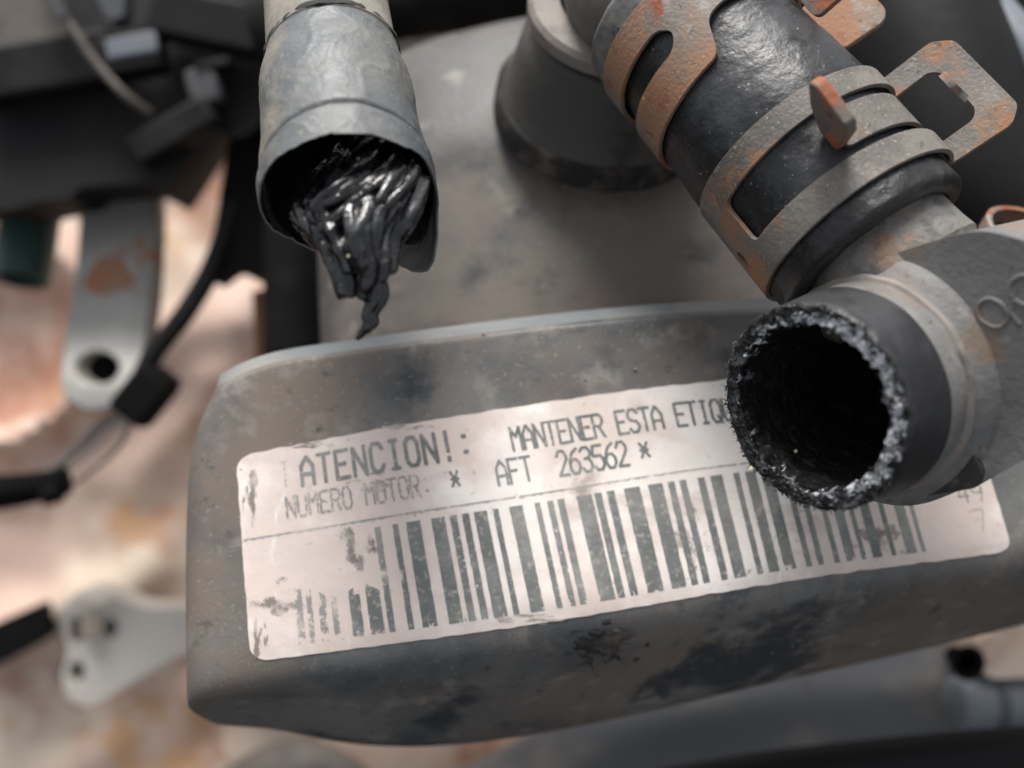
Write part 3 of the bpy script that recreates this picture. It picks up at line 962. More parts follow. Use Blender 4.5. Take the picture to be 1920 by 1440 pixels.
vs, fs = radial_plate(108, c1 + 0.62, rounded([(-0.55, HR + 0.02), (-0.55, HR + 1.0), (-0.4, HR + 1.12), (0.38, HR + 1.12), (0.55, HR + 0.95), (0.55, HR + 0.02)], 0.14), [], 0.13)
mk('loop', vs, fs, M['clamp_rust'], clamp1, bevel=0.03, sharp=40)

# ================================================================== T FITTING
SA = Vector((0.746, 0.218, -0.62)).normalized()     # axis of the broken stub, running back into the fitting
S0 = P(1520, 766, 15.3)
tee = thing('tee_fitting', 'dusty grey plastic T fitting joining the clamped hose to the torn stub', 'pipe fitting', S0 + SA * 4)
PC = S0 + SA * 1.72
def on_plane(px, py, q=PC, nrm=SA):
    r = P(px, py, 1)
    return r * (q.dot(nrm) / r.dot(nrm))
_, SE1, SE2 = frame_of(SA, Y)
def plane2d(px, py):
    v = on_plane(px, py) - PC
    return (v.dot(SE1), v.dot(SE2))
out_px = [(1598, 560), (1660, 480), (1782, 441), (1842, 430), (1925, 450), (2060, 520), (2110, 690), (2060, 800), (1925, 860), (1836, 908), (1665, 934), (1640, 925), (1610, 850), (1560, 720)]
outl = rounded([plane2d(*p) for p in out_px], 0.22, 4)
v2, f2 = sheet(outl, [[(1.42 * math.cos(t), 1.42 * math.sin(t)) for t in [i * math.pi / 24 for i in range(48)]]], 0.16)
cx_ = sum(p[0] for p in outl) / len(outl); cy_ = sum(p[1] for p in outl) / len(outl)
def body_top(x, y):
    return PC + SE1 * x + SE2 * y + SA * (0.05 * nz((x, y, 0), 0.8, 3))
vs, fs = slab(v2, f2, body_top, lambda x, y: PC + SE1 * x * .97 + SE2 * y * .97 + SA * 2.6)
body = mk('body', vs, fs, M['fitting'], tee, bevel=0.16, sharp=60, bevel_seg=4)
# lower flange on the underside, its shade put into the dark colour
fl = [plane2d(*p) for p in [(1642, 922), (1668, 938), (1838, 912), (1850, 880), (1800, 800), (1770, 850), (1720, 890)]]
vs, fs = prism(rounded(fl, 0.1, 3), -0.10, 0.5, PC, SE1, SE2, SA)
mk('flange', vs, fs, M['fitting_dark'], tee, bevel=0.05)
# branch pipe and collar towards the stub
bp = [(0.75, 1.30), (0.76, 1.50), (0.95, 1.57), (1.2, 1.60), (1.42, 1.63), (1.52, 1.70), (1.60, 1.80), (1.68, 1.90), (1.80, 1.98), (2.1, 2.0)]
vs, fs = lathe(S0, SA, bp, 120, lambda s, t, r: (0.02 * math.sin(3 * t), 0.02 * noise.noise(Vector((math.cos(t) * 2, math.sin(t) * 2, s * 2)))))
mk('branch_pipe', vs, fs, M['fitting'], tee, sharp=50)
vs, fs = lathe(S0, SA, [(1.36, 1.61), (1.39, 1.68), (1.46, 1.71), (1.52, 1.68), (1.54, 1.58)], 120, lambda s, t, r: (0.05 * noise.noise(Vector((math.cos(t) * 3, math.sin(t) * 3, 1))), 0.02 * noise.noise(Vector((math.cos(t) * 6, math.sin(t) * 6, s)))))
mk('mould_seam', vs, fs, M['neck'], tee)
# pipe into the clamped hose
pe = P(1760, 640, 17.3)
pa = pe - (H1 - HA * 0.6)
vs, fs = lathe(H1 - HA * 0.6, (HA * 0.75 + pa.normalized() * 0.25), [(0, 1.2), (0.1, 1.34), (0.9, 1.35), (1.2, 1.38), (1.45, 1.42), (1.66, 1.3), (1.68, 0.2)], 120,
               lambda s, t, r: (0, 0.02 * noise.noise(Vector((math.cos(t) * 3, math.sin(t) * 3, s * 2)))))
mk('hose_spigot', vs, fs, M['fitting_pipe'], tee)
# raised moulded characters on the body
def emboss(ch, cpx, cpy, size, ang):
    v = plane2d(cpx, cpy)
    ca, sa_ = math.cos(ang), math.sin(ang)
    parts = []
    for st in G[ch]:
        if True:
            pts = []
            for q in smooth_path([Vector(w) for w in st], 4):
                lx, ly = (q[0] - 2) / 6 * size, (q[1] - 3) / 6 * size
                # right of the reader is +px, up is -py on that plane
                pts.append(PC + SE1 * (v[0] + ly * ca - lx * sa_) + SE2 * (v[1] - (lx * ca + ly * sa_)) - SA * 0.008)
            parts.append(tube(pts, 0.034, 8))
    return merge(parts)
sgn = SE2.x
for (ch, x, y) in (('9', 1871, 570), ('6', 1915, 560)):
    vs, fs = emboss(ch, x, y, 0.62, math.radians(-35) if sgn < 0 else math.radians(145))
    mk('moulded_character', vs, fs, M['fitting'], body)

# ================================================================== TORN STUB
stub = thing('torn_hose_stub', 'short black hose stub with a ragged torn end on the T fitting', 'hose', S0)
def sref():
    return frame_of(SA, Y)
SO, SI = 1.52, 1.22
def rag(th, amp=1.0):
    c, s = math.cos(th), math.sin(th)
    return amp * (0.05 * noise.noise(Vector((c * 3, s * 3, 2))) + 0.05 * noise.noise(Vector((c * 9, s * 9, 4))))
prof = [(0.00, SO - 0.03), (0.03, SO), (0.10, SO + 0.015)] + [(0.1 + 0.85 * i / 30, SO + 0.015 + 0.08 * i / 30) for i in range(1, 31)] + [(0.97, SO + 0.08), (0.99, SO - 0.1)]
def sfn(s, th, r):
    k = sstep(0.35, 0.0, s)
    q = Vector((math.cos(th) * 5, math.sin(th) * 5, s * 4))
    tail = 0.06 * noise.noise(Vector((math.cos(th) * 1.4, math.sin(th) * 1.4, 8))) * sstep(0.6, 0.95, s)
    return rag(th) * k + tail, 0.02 * noise.noise(q * 2.2) * k + 0.008 * noise.noise(q * 0.4)
vs, fs = lathe(S0, SA, prof, 220, sfn, Y)
mk('hose_wall', vs, fs, M['sleeve_smooth'], stub, sharp=60)
# ragged annular face with depth
NR, NT = 34, 420
vs, fs = [], []
a_, f1_, f2_ = frame_of(SA, Y)
for i in range(NR + 1):
    t = i / NR
    for k in range(NT):
        th = 2 * math.pi * k / NT
        c, s = math.cos(th), math.sin(th)
        side = 0.5 + 0.5 * math.cos(th - math.atan2((P(1640, 720, 15) - P(1520, 766, 15)).dot(f2_), (P(1640, 720, 15) - P(1520, 766, 15)).dot(f1_)))
        rin = SI + 0.02 - 0.10 * side * side + 0.07 * noise.noise(Vector((c * 4, s * 4, 1))) + 0.05 * noise.noise(Vector((c * 13, s * 13, 6)))
        r = lerp(SO - 0.035, rin, t)
        q = Vector((c * r, s * r, 0))
        fib = noise.noise(Vector((r * 9, math.cos(th * 2) * 9, math.sin(th * 2) * 9 + c * 5)))
        rough_ = 0.035 * noise.fractal(q * 15 + Vector((0, 0, 3)), 0.4, 2.1, 5) + 0.03 * fib * side + 0.03 * noise.noise(q * 4)
        depth = rag(th) - rough_ * min(1, t * 6) + (0.06 * t * t * side) + 0.5 * max(0, t - 0.85) * 4 * (1 - side * .5)
        vs.append(S0 + SA * depth + (f1_ * c + f2_ * s) * (r + 0.03 * noise.noise(q * 11)))
fm = []
for i in range(NR):
    for k in range(NT):
        k2 = (k + 1) % NT
        fs.append((i * NT + k, i * NT + k2, (i + 1) * NT + k2, (i + 1) * NT + k))
        th = 2 * math.pi * k / NT
        c, s = math.cos(th), math.sin(th)
        side = 0.5 + 0.5 * math.cos(th - math.atan2((P(1640, 720, 15) - P(1520, 766, 15)).dot(f2_), (P(1640, 720, 15) - P(1520, 766, 15)).dot(f1_)))
        t = i / NR
        q = Vector((c * (1.5 - .35 * t), s * (1.5 - .35 * t), 0))
        band_c = 0.62 if side > 0.4 else 0.78
        w = noise.fractal(q * 7 + Vector((0, 0, 8)), 0.5, 2.1, 6) * 0.9 + 1.15 * side - 0.18 - 3.2 * abs(t - band_c) * (1.0 - 0.5 * side)
        fm.append(1 if w > 0.16 else 0)
mk('torn_face', vs, fs, None, stub, sharp=0, mats=[M['torn'], M['torn_white']], fmat=fm)
vs, fs = lathe(S0, SA, [(0.06, SI + 0.03)] + [(0.12 + 0.045 * i, SI + 0.045 + 0.004 * math.sin(i * 1.6) + 0.003 * math.sin(i * 0.7)) for i in range(50)] + [(3.5, SI - 0.05), (4.2, 0.7), (4.3, 0.05)], 120, lambda s, t, r: (0, 0.03 * noise.noise(Vector((math.cos(t) * 4, math.sin(t) * 4, s * 3)))), Y)
mk('bore', vs, fs, M['hollow'], stub)
# loose cord fibres round the rim
parts = []
for i in range(900):
    th = random.uniform(0, 2 * math.pi)
    rr = random.choice([random.uniform(SI - 0.02, SO), random.uniform(SO - 0.05, SO + 0.02)])
    e = f1_ * math.cos(th) + f2_ * math.sin(th)
    tg = -f1_ * math.sin(th) + f2_ * math.cos(th)
    p0 = S0 + e * rr + SA * (rag(th) + 0.02)
    dirv = (-SA * random.uniform(0.2, 0.9) + e * random.uniform(-0.7, 0.6) + tg * random.uniform(-0.9, 0.9)).normalized()
    L = random.uniform(0.03, 0.09)
    bend = Vector((random.uniform(-1, 1), random.uniform(-1, 1), random.uniform(-1, 1))) * L * 0.35
    r0 = random.uniform(0.006, 0.012)
    parts.append(tube([p0, p0 + dirv * L * 0.5 + bend, p0 + dirv * L + bend * 0.4], [r0, r0 * 0.8, r0 * 0.35], 5))
vs, fs = merge(parts)
tag(mk('torn_fibres', vs, fs, M['torn'], stub), None, None, kind='stuff')
# pale crumbs caught on the rim
for (x, y, r) in ((1408, 880, 0.035), (1412, 812, 0.02), (1492, 846, 0.018)):
    v, f = lathe(P(x, y, 15.18), Vector((.2, .3, 1)), [(-r, r * .3), (-r * .4, r), (r * .4, r * .8), (r, r * .3)], 7, lambda s, t, q: (0, q * .3 * math.sin(2 * t + x)), close=True)
    mk('crumb', v, f, M['crumb'], stub)

# ================================================================== BROKEN SLEEVED HOSE (top left)
A0, A1 = P(604, -60, 18.6), P(655, 372, 15.9)
AX = (A1 - A0).normalized()
AL = (A1 - A0).length
sle = thing('sleeved_hose', 'grey dusty sleeved hose hanging down, open end stuffed with black sludge', 'hose', A1)
_, AE1, AE2 = frame_of(AX, -(A0 + A1) / 2)
if AE2.x < 0:
    AE2 = -AE2
def on_sle(s, th, r):
    return A0 + AX * s + (AE1 * math.cos(th) + AE2 * math.sin(th)) * r
SEAM = 2.32
def sl_r(s):
    return interp([(0, 1.00), (SEAM, 1.08), (SEAM + 0.7, 1.20), (AL - 1.2, 1.27), (AL - .35, 1.315), (AL, 1.32)], s)
def ang(th):
    return (th + math.pi) % (2 * math.pi) - math.pi
def sl_end(th):
    # rim: lifted at the lens side, a torn flap low on the right
    a = ang(th)
    e = 0.06 * math.exp(-(a / 0.9)**2)
    e += 0.75 * math.exp(-((a - 2.3) / 0.45)**2)
    e += 0.06 * noise.noise(Vector((math.cos(th) * 3, math.sin(th) * 3, 1))) + 0.022 * noise.noise(Vector((math.cos(th) * 14, math.sin(th) * 14, 1)))
    return e
NT, NSX = 200, 130
def sleeve_skin(inner):
    vs, fs = [], []
    for i in range(NSX + 1):
        t = i / NSX
        for k in range(NT):
            th = 2 * math.pi * k / NT
            a = ang(th)
            s = lerp(SEAM - 0.06 + 0.05 * noise.noise(Vector((math.cos(th) * 2, math.sin(th) * 2, 5))), AL + sl_end(th), t)
            r = sl_r(s)
            q = Vector((math.cos(th) * 1.2, math.sin(th) * 1.2, s))
            wr = 0.05 * noise.noise(q * 0.9 + Vector((3, 0, 0))) + 0.014 * noise.noise(q * 2.6) + 0.006 * noise.noise(q * 7)
            cr = abs(noise.noise(Vector((q.x * 1.6 + s * 0.9, q.y * 1.6, q.z * 0.8 + 4))))
            wr += 0.014 * (1 - min(1, cr / 0.12))
            # fold line above the lip
            fold = AL - 0.62 + 0.28 * (a / 1.5)**2 * (1 if a < 0 else 0.4)
            wr += -0.055 * math.exp(-((s - fold) / 0.05)**2) + 0.045 * sstep(fold, fold + 0.12, s)
            wr *= sstep(SEAM - .1, SEAM + 0.5, s)
            sq = 0.05 * math.cos(2 * th + 0.6) * t
            if t < 0.02:
                wr -= 0.05
            vs.append(on_sle(s - (0.0 if not inner else 0.012), th, r + wr + sq - (0.032 if inner else 0)))
    for i in range(NSX):
        for k in range(NT):
            k2 = (k + 1) % NT
            fs.append((i * NT + k, i * NT + k2, (i + 1) * NT + k2, (i + 1) * NT + k))
    return vs, fs
vo, fo = sleeve_skin(False)
vi, fi = sleeve_skin(True)
n = len(vo)
vs = vo + vi
fs = fo + [tuple(i + n for i in f) for f in fi]
for k in range(NT):
    k2 = (k + 1) % NT
    fs.append((NSX * NT + k, NSX * NT + k2, n + NSX * NT + k2, n + NSX * NT + k))
fm = [0] * len(fo) + [2 if (i // NT > NSX * 0.86 and 1.6 < ang(2 * math.pi * (i % NT) / NT) < 3.1) else 1 for i in range(len(fi))] + [0] * NT
mk('sleeve', vs, fs, None, sle, sharp=60, mats=[M['sleeve'], M['hollow'], M['rubber_dusty']], fmat=fm)
vs, fs = lathe(A0 - AX * 1.5, AX, [(0, 0.96), (1.0, 0.98), (1.5, 1.0), (2.0, 1.03), (1.5 + SEAM - 0.1, 1.07), (1.5 + SEAM - 0.02, 1.10), (1.5 + SEAM + 0.02, 1.06), (1.5 + SEAM + 0.15, 0.98), (1.5 + SEAM + 0.4, 0.9)], 120,
               lambda s, t, r: (0.05 * noise.noise(Vector((math.cos(t) * 2, math.sin(t) * 2, 5))), 0.03 * noise.noise(Vector((math.cos(t) * 2, math.sin(t) * 2, s)))))
mk('hose_skin', vs, fs, M['sleeve_upper'], sle)
vs, fs = lathe(A0, AX, [(SEAM - 0.14, 1.05), (SEAM - 0.13, 1.085), (SEAM - 0.09, 1.095), (SEAM - 0.02, 1.09), (SEAM, 1.04)], 160,
               lambda s, t, r: (0.05 * noise.noise(Vector((math.cos(t) * 2, math.sin(t) * 2, 5))), 0.045 * noise.noise(Vector((math.cos(t) * 3, math.sin(t) * 3, s * 2))) + 0.03 * noise.noise(Vector((math.cos(t) * 9, math.sin(t) * 9, s * 4)))), AE1)
mk('tape_edge', vs, fs, M['sleeve_seam'], sle)

# --- sludge
sl = thing('black_sludge', 'wet glossy black lump of torn rubber dripping out of the sleeved hose', 'sludge', P(675, 480, 15.0))
parts = []
core = smooth_path([P(705, 290, 16.7), P(700, 350, 16.1), P(672, 410, 15.6), P(672, 460, 15.35), P(680, 520, 15.15)], 8)
parts.append(tube(core, [lerp(0.75, 0.12, (i / (len(core) - 1))**1.3) for i in range(len(core))], 20))
rs = random.Random(21)
def strand(pts, r0, r1, fl, seed):
    path = smooth_path(pts, 10)
    m_ = len(path)
    rr = [lerp(r0, r1, (i / (m_ - 1))**1.2) * (0.75 + 0.5 * sstep(0, 0.3, i / (m_ - 1))) * (1 + 0.25 * noise.noise(Vector((i * 0.12, seed * 7.1, 0)))) for i in range(m_)]
    return tube(path, rr, 14, True, lambda t, th: fl * math.cos(2 * th + t * 5 + seed) + 0.12 * math.sin(3 * th - t * 6 + seed * 2))
for k in range(27):
    u = (k + rs.uniform(-0.4, 0.4)) / 26
    lay = rs.uniform(0, 1)
    bl_ = math.sin(math.pi * min(1, max(0, u)))
    dz = -0.42 * bl_ + 0.30 * lay
    jx = lambda a: rs.uniform(-a, a)
    end = rs.uniform(0.62, 1.0) if lay > 0.35 else rs.uniform(0.85, 1.02)
    ctrl = [(lerp(640, 786, u), lerp(270, 312, u), 16.6), (lerp(618, 778, u) + jx(8), lerp(318, 352, u), 15.95 + dz), (lerp(578, 764, u) + jx(9), lerp(395, 405, u), 15.35 + dz),
            (lerp(602, 735, u) + jx(9), lerp(456, 452, u), 15.12 + dz * .8), (lerp(632, 722, u) + jx(7), lerp(515, 510, u), 15.0 + dz * .5), (lerp(640, 706, u) + jx(5), lerp(556, 560, u), 15.0 + dz * .3)]
    pth = [P(*c) for c in ctrl]
    ncut = max(3, int(round(end * 6)))
    parts.append(strand(pth[:ncut], rs.uniform(0.10, 0.24), rs.uniform(0.03, 0.07), rs.uniform(0.25, 0.55), k))
# folds crossing the mass from upper right to lower left
for k in range(9):
    a0 = (rs.uniform(700, 790), rs.uniform(290, 350))
    x1, y1_ = a0[0] - rs.uniform(70, 130), a0[1] + rs.uniform(60, 110)
    pth = [P(a0[0], a0[1], 15.75), P(lerp(a0[0], x1, .35) + 6, lerp(a0[1], y1_, .35), 15.2), P(lerp(a0[0], x1, .7), lerp(a0[1], y1_, .7), 14.95), P(x1, y1_, 14.98), P(x1 + 20, y1_ + 40, 15.05)]
    parts.append(strand(pth, rs.uniform(0.06, 0.12), 0.03, 0.45, 50 + k))
# the tail
for k, (dx, r) in enumerate(((0, .085), (9, .07), (-7, .05))):
    pth = [P(700 + dx, 490, 14.95), P(708 + dx, 530, 14.93), P(708 + dx, 562, 14.93), P(694 + dx * .7, 590, 14.95), P(696 + dx * .3, 605, 14.95), P(682, 620, 14.97), P(670, 636, 15.0)]
    parts.append(strand(pth, r, 0.012, 0.3, 80 + k))
vs, fs = merge(parts)
so = mk('sludge_mass', vs, fs, M['sludge'], sl, sharp=0)
rm = so.modifiers.new('remesh', 'REMESH')
rm.mode = 'VOXEL'
rm.voxel_size = 0.00016
sm = so.modifiers.new('smooth', 'SMOOTH')
sm.iterations = 5
sm.factor = 0.5
bpy.context.view_layer.update()
ev = so.evaluated_get(bpy.context.evaluated_depsgraph_get())
nm = bpy.data.meshes.new_from_object(ev)
so.modifiers.clear()
so.data = nm
FL = (ROT @ Vector((-0.42, -0.85, 0.3))).normalized()      # the way the folds run
F1 = FL.orthogonal().normalized()
F2 = FL.cross(F1)
nor = [v.normal.copy() for v in nm.vertices]
for v, nn in zip(nm.vertices, nor):
    q = v.co * 100
    a, b, c = q.dot(FL), q.dot(F1), q.dot(F2)
    w = 0.35 * noise.noise(q * 0.7)
    r1 = 1 - abs(noise.noise(Vector((a * 0.30 + 3, (b + w) * 1.7, (c + w) * 1.7)))) * 2.4
    r2 = 1 - abs(noise.noise(Vector((a * 0.55 + 9, (b + w) * 4.2, (c - w) * 4.2)))) * 2.4
    r3 = noise.noise(Vector((a * 3, b * 11, c * 11)))
    v.co += nn * (0.0003 * r1 + 0.00022 * r2 + 0.00006 * r3)
nm.polygons.foreach_set('use_smooth', [True] * len(nm.polygons))
nm.update()
for (x, y, dd, r, e) in ((710, 268, 15.75, 0.05, 2.6), (700, 338, 15.25, 0.035, 2.2), (727, 387, 14.85, 0.02, 1.2), (655, 480, 14.7, 0.03, 1.3), (792, 365, 15.6, 0.025, 1.0), (672, 297, 15.4, 0.022, 1.2)):
    a = Vector((0.8, 0.5, 0.2)).normalized()
    v, f = lathe(P(x, y, dd), a, [(-r * e, r * .3), (-r * e * .5, r), (r * e * .4, r * .85), (r * e, r * .3)], 8, lambda s, t, q: (0, q * .25 * math.sin(2 * t + x)), close=True)
    mk('crumb', v, f, M['crumb'], sl)

# ================================================================== BACKGROUND, LEFT
blk = thing('engine_block', 'pinkish beige cast alloy engine block with rust stains, behind the bracket', 'engine block', P(200, 1300, 48))
vs, fs = [], []
NX, NY = 90, 80
for iy in range(NY + 1):
    for ix in range(NX + 1):
        x, y = lerp(-420, 1150, ix / NX), lerp(180, 1700, iy / NY)
        d = 46 + 1.2 * noise.noise(Vector((x * 0.004, y * 0.004, 1))) + 0.5 * noise.noise(Vector((x * 0.011, y * 0.011, 3)))
        d += 3.0 * sstep(250, 420, 0.55 * x + (y - 1000) * 0.2) * sstep(1100, 900, y) * 0.3
        # ribs and webs of the casting
        w = (y - 0.35 * (600 - x) - 980)
        d -= 1.6 * math.exp(-(w / 60)**2) * sstep(450, 200, x)
        d -= 1.4 * math.exp(-((math.hypot(x + 40, y - 620) - 210) / 34)**2)
        vs.append(P(x, y, d))
fs = [(iy * (NX + 1) + ix, iy * (NX + 1) + ix + 1, (iy + 1) * (NX + 1) + ix + 1, (iy + 1) * (NX + 1) + ix) for iy in range(NY) for ix in range(NX)]
n0 = len(vs)
ring = [i for i in range(NX + 1)] + [iy * (NX + 1) + NX for iy in range(1, NY + 1)] + [NY * (NX + 1) + ix for ix in range(NX - 1, -1, -1)] + [iy * (NX + 1) for iy in range(NY - 1, 0, -1)]
for k in ring:
    vs.append(vs[k] + Vector((0, 0, -8)))
for k in range(len(ring)):
    a, b = ring[k], ring[(k + 1) % len(ring)]
    fs.append((a, b, n0 + (k + 1) % len(ring), n0 + k))
blk_o = mk('casting', vs, fs, M['block'], blk, sharp=50)
vs, fs = lathe(P(20, 1390, 46.2), Z, [(0.1, 1.4), (0.35, 1.15), (0.4, 0.75), (-1.2, 0.7), (-1.25, 0.02)], 32)
bh = mk('bolt_hole', vs, fs, M['rust'], blk)
vs, fs = lathe(P(20, 1390, 46.0), Z, [(-0.5, 0.72), (-0.45, 0.02)], 32)
mk('hole_bottom', vs, fs, M['black_matte'], bh)
# dark slot in the casting
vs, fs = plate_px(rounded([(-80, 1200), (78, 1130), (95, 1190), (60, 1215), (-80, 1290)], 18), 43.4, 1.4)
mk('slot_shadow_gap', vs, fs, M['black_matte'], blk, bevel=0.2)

# pale alloy bracket with bolt
alb = thing('alloy_bracket', 'pale alloy lug with a bolt and two holes, low beside the engine cover', 'bracket', P(200, 1300, 42))
apoly = rounded([(112, 1160), (128, 1118), (170, 1098), (218, 1118), (262, 1140), (420, 1138), (430, 1210), (330, 1232), (250, 1280), (175, 1328), (128, 1318), (112, 1270), (128, 1225)], 24)
h1 = [(143 + 15 * math.cos(t), 1260 + 20 * math.sin(t)) for t in [i * math.pi / 8 for i in range(16)]]
h2 = [(143 + 13 * math.cos(t), 1182 + 26 * math.sin(t)) for t in [i * math.pi / 8 for i in range(16)]]
h3 = [(205 + 14 * math.cos(t), 1178 + 18 * math.sin(t)) for t in [i * math.pi / 8 for i in range(16)]]
vs, fs = plate_px(apoly, 41.5, 1.6, [h1, h2, h3], step_px=22, tilt=lambda x, y: 41.5 - 0.8 * math.exp(-((x - 170) / 60)**2 - ((y - 1130) / 40)**2))
mk('lug', vs, fs, M['alloy'], alb, bevel=0.3, bevel_seg=3)
for (x, y) in ((143, 1260), (143, 1182), (205, 1178)):
    vs, fs = lathe(P(x, y, 42.6), Z, [(0.0, 0.75), (0.05, 0.6), (-0.1, 0.02)], 20)
    mk('hole_bottom', vs, fs, M['brown_panel'], alb)
vs, fs = lathe(P(174, 1178, 41.2), Vector((0.15, -0.05, 1)), [(-0.4, 0.42), (0.2, 0.42), (0.3, 0.3), (0.3, 0.02)], 20)
mk('stud', vs, fs, M['tan'], alb)

# worn steel bracket with a hole
brk = thing('steel_bracket', 'worn grey steel strap with one bolt hole and a rust patch', 'bracket', P(190, 760, 36))
bpoly = rounded([(160, 120), (282, 120), (292, 420), (285, 560), (262, 700), (215, 768), (150, 775), (108, 730), (118, 640), (140, 520), (150, 380)], 40, 6)
bh_ = [(182 + 40 * math.cos(t), 690 + 30 * math.sin(t)) for t in [i * math.pi / 12 for i in range(24)]]
tl = lambda x, y: 35.5 + 2.2 * sstep(520, 150, y) - 1.0 * sstep(600, 760, y)
vs, fs = plate_px(bpoly, 36, 0.7, [bh_], back=Vector((0.25, 0, -0.97)), step_px=22, tilt=tl)
mk('strap', vs, fs, M['bracket'], brk, bevel=0.12)
vs, fs = lathe(P(182, 692, 36.4), Vector((0.1, 0.15, 1)), [(-0.5, 1.0), (-0.1, 1.0), (0.0, 0.8), (-0.3, 0.02)], 24)
mk('dark_insert', vs, fs, M['black_matte'], brk)  # black disc added to shade the hole, hiding the lit block behind
rp = [(205 + 42 * (1 + .25 * math.sin(3 * t)) * math.cos(t), 515 + 40 * (1 + .2 * math.cos(2 * t + 1)) * math.sin(t)) for t in [i * math.pi / 12 for i in range(24)]]
v2, f2 = sheet(rp, (), 16)
vs, fs = slab(v2, f2, lambda x, y: P(x, y, tl(x, y) - 0.03), lambda x, y: P(x, y, tl(x, y) + 0.05))
mk('rust_patch', vs, fs, M['rust'], brk)

# dark plastic housing filling the upper left; its black also carries the shade
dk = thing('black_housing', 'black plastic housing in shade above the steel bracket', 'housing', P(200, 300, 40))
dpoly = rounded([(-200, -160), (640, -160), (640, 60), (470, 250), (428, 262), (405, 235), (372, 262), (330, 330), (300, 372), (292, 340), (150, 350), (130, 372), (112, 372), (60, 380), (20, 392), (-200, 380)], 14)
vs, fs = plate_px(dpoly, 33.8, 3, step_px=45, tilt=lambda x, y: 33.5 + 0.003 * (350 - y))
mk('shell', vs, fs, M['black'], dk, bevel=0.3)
for (x, y, w, h, a) in ((90, 130, 4.4, 1.6, 10), (395, 45, 3.5, 1.5, -12), (330, 250, 2.8, 1.0, 30)):
    ex = Vector((math.cos(a * D2R), math.sin(a * D2R), 0))
    vs, fs = box(P(x, y, 33.3), ex, Z.cross(ex), Z, w, h, 1.2)
    mk('rib', vs, fs, M['black'], dk, bevel=0.15)

# black post beside the housing
post = thing('black_post', 'black upright post between the engine block and the domed housing', 'post', P(550, 700, 34))
vs, fs = tube(smooth_path([P(545, -150, 36), P(548, 200, 35), P(550, 500, 33.5), P(550, 900, 32)], 8), 0.92, 40)
mk('column', vs, fs, M['black_matte'], post)
vs, fs = plate_px(rounded([(405, -100), (520, -100), (520, 545), (470, 520), (435, 505), (398, 535), (385, 500), (402, 430), (428, 262)], 10), 34.8, 1.5, step_px=40)
mk('side_web', vs, fs, M['black_matte'], post, bevel=0.2)
vs, fs = plate_px(rounded([(472, 545), (505, 540), (505, 690), (478, 690)], 8), 37.0, 1.0, step_px=30)
mk('rusty_edge', vs, fs, M['rust'], post, bevel=0.2)

# thin dark stay with its clip
rod = thing('clip_rod', 'thin dark stay rod running down to a black plastic clip', 'rod', P(270, 745, 35))
vs, fs = tube(smooth_path([P(440, 380, 35), P(398, 500, 34.8), P(345, 590, 34.5), P(290, 660, 34.4), P(262, 720, 34.4)], 8), [0.34] * 33, 20)
mk('stay', vs, fs, M['black'], rod)
ex = Vector((0.62, 0.78, 0)).normalized()
vs, fs = box(P(272, 742, 34.2), ex, Z.cross(ex), Z, 1.75, 1.35, 1.2)
clipo = mk('clip', vs, fs, M['black_matte'], rod, bevel=0.2)
vs, fs = box(P(305, 715, 34.1), ex, Z.cross(ex), Z, 0.7, 0.9, 0.8)
mk('latch', vs, fs, M['black_matte'], clipo, bevel=0.12)

# wires and corrugated conduit
for (off, m_, r, nm, lab) in ((0, 'wire', 0.16, 'cable', 'dark grey cable under the black clip'), (14, 'wire_clear', 0.13, 'cable', 'tan cable running beside the dark grey cable'), (34, 'wire', 0.09, 'cable', 'thin brown cable furthest below the black clip')):
    pts = [P(240 + off * 0.2, 772 + off * .2, 35), P(196 + off, 792 + off, 35.3), P(150 + off, 838 + off, 35.6), P(90 + off, 888 + off * .7, 35.8), P(20 + off * 0.5, 925 + off * .3, 36), P(-120, 960, 36.2)]
    vs, fs = tube(smooth_path(pts, 8), r, 14)
    tag(mk(nm, vs, fs, M[m_]), lab, 'cable')
cd = thing('corrugated_conduit', 'black corrugated conduit end at the cable bundle', 'conduit', P(60, 925, 35.5))
cp = smooth_path([P(-160, 930, 35), P(-20, 925, 35), P(60, 915, 35), P(126, 902, 35)], 26)
vs, fs = tube(cp, [0.62 * (1 - 0.35 * i / len(cp)) + 0.07 * math.sin(i * 1.25) for i in range(len(cp))], 28)
mk('sheath', vs, fs, M['black_matte'], cd)
vs, fs = lathe(P(98, 925, 34.8), Vector((1, 0.25, 0)), [(-0.3, 0.30), (-0.25, 0.36), (0.25, 0.36), (0.3, 0.30), (0.3, 0.02)], 20)
mk('end_plug', vs, fs, M['black_matte'], cd)

# green tube
gt = thing('green_tube', 'dark green plastic tube end beside the steel bracket', 'tube', P(50, 530, 37))
vs, fs = tube(smooth_path([P(80, 150, 38), P(70, 300, 37.4), P(56, 420, 37), P(40, 520, 36.6)], 8), 0.98, 40, cap=False)
mk('tube_wall', vs, fs, M['green'], gt)
vs, fs = lathe(P(40, 520, 36.6), (P(56, 420, 37) - P(40, 520, 36.6)), [(0.0, 0.98), (-0.12, 1.0), (-0.16, 0.9), (-0.05, 0.74), (1.2, 0.72), (1.25, 0.02)], 40)
mk('tube_lip', vs, fs, M['green'], gt)

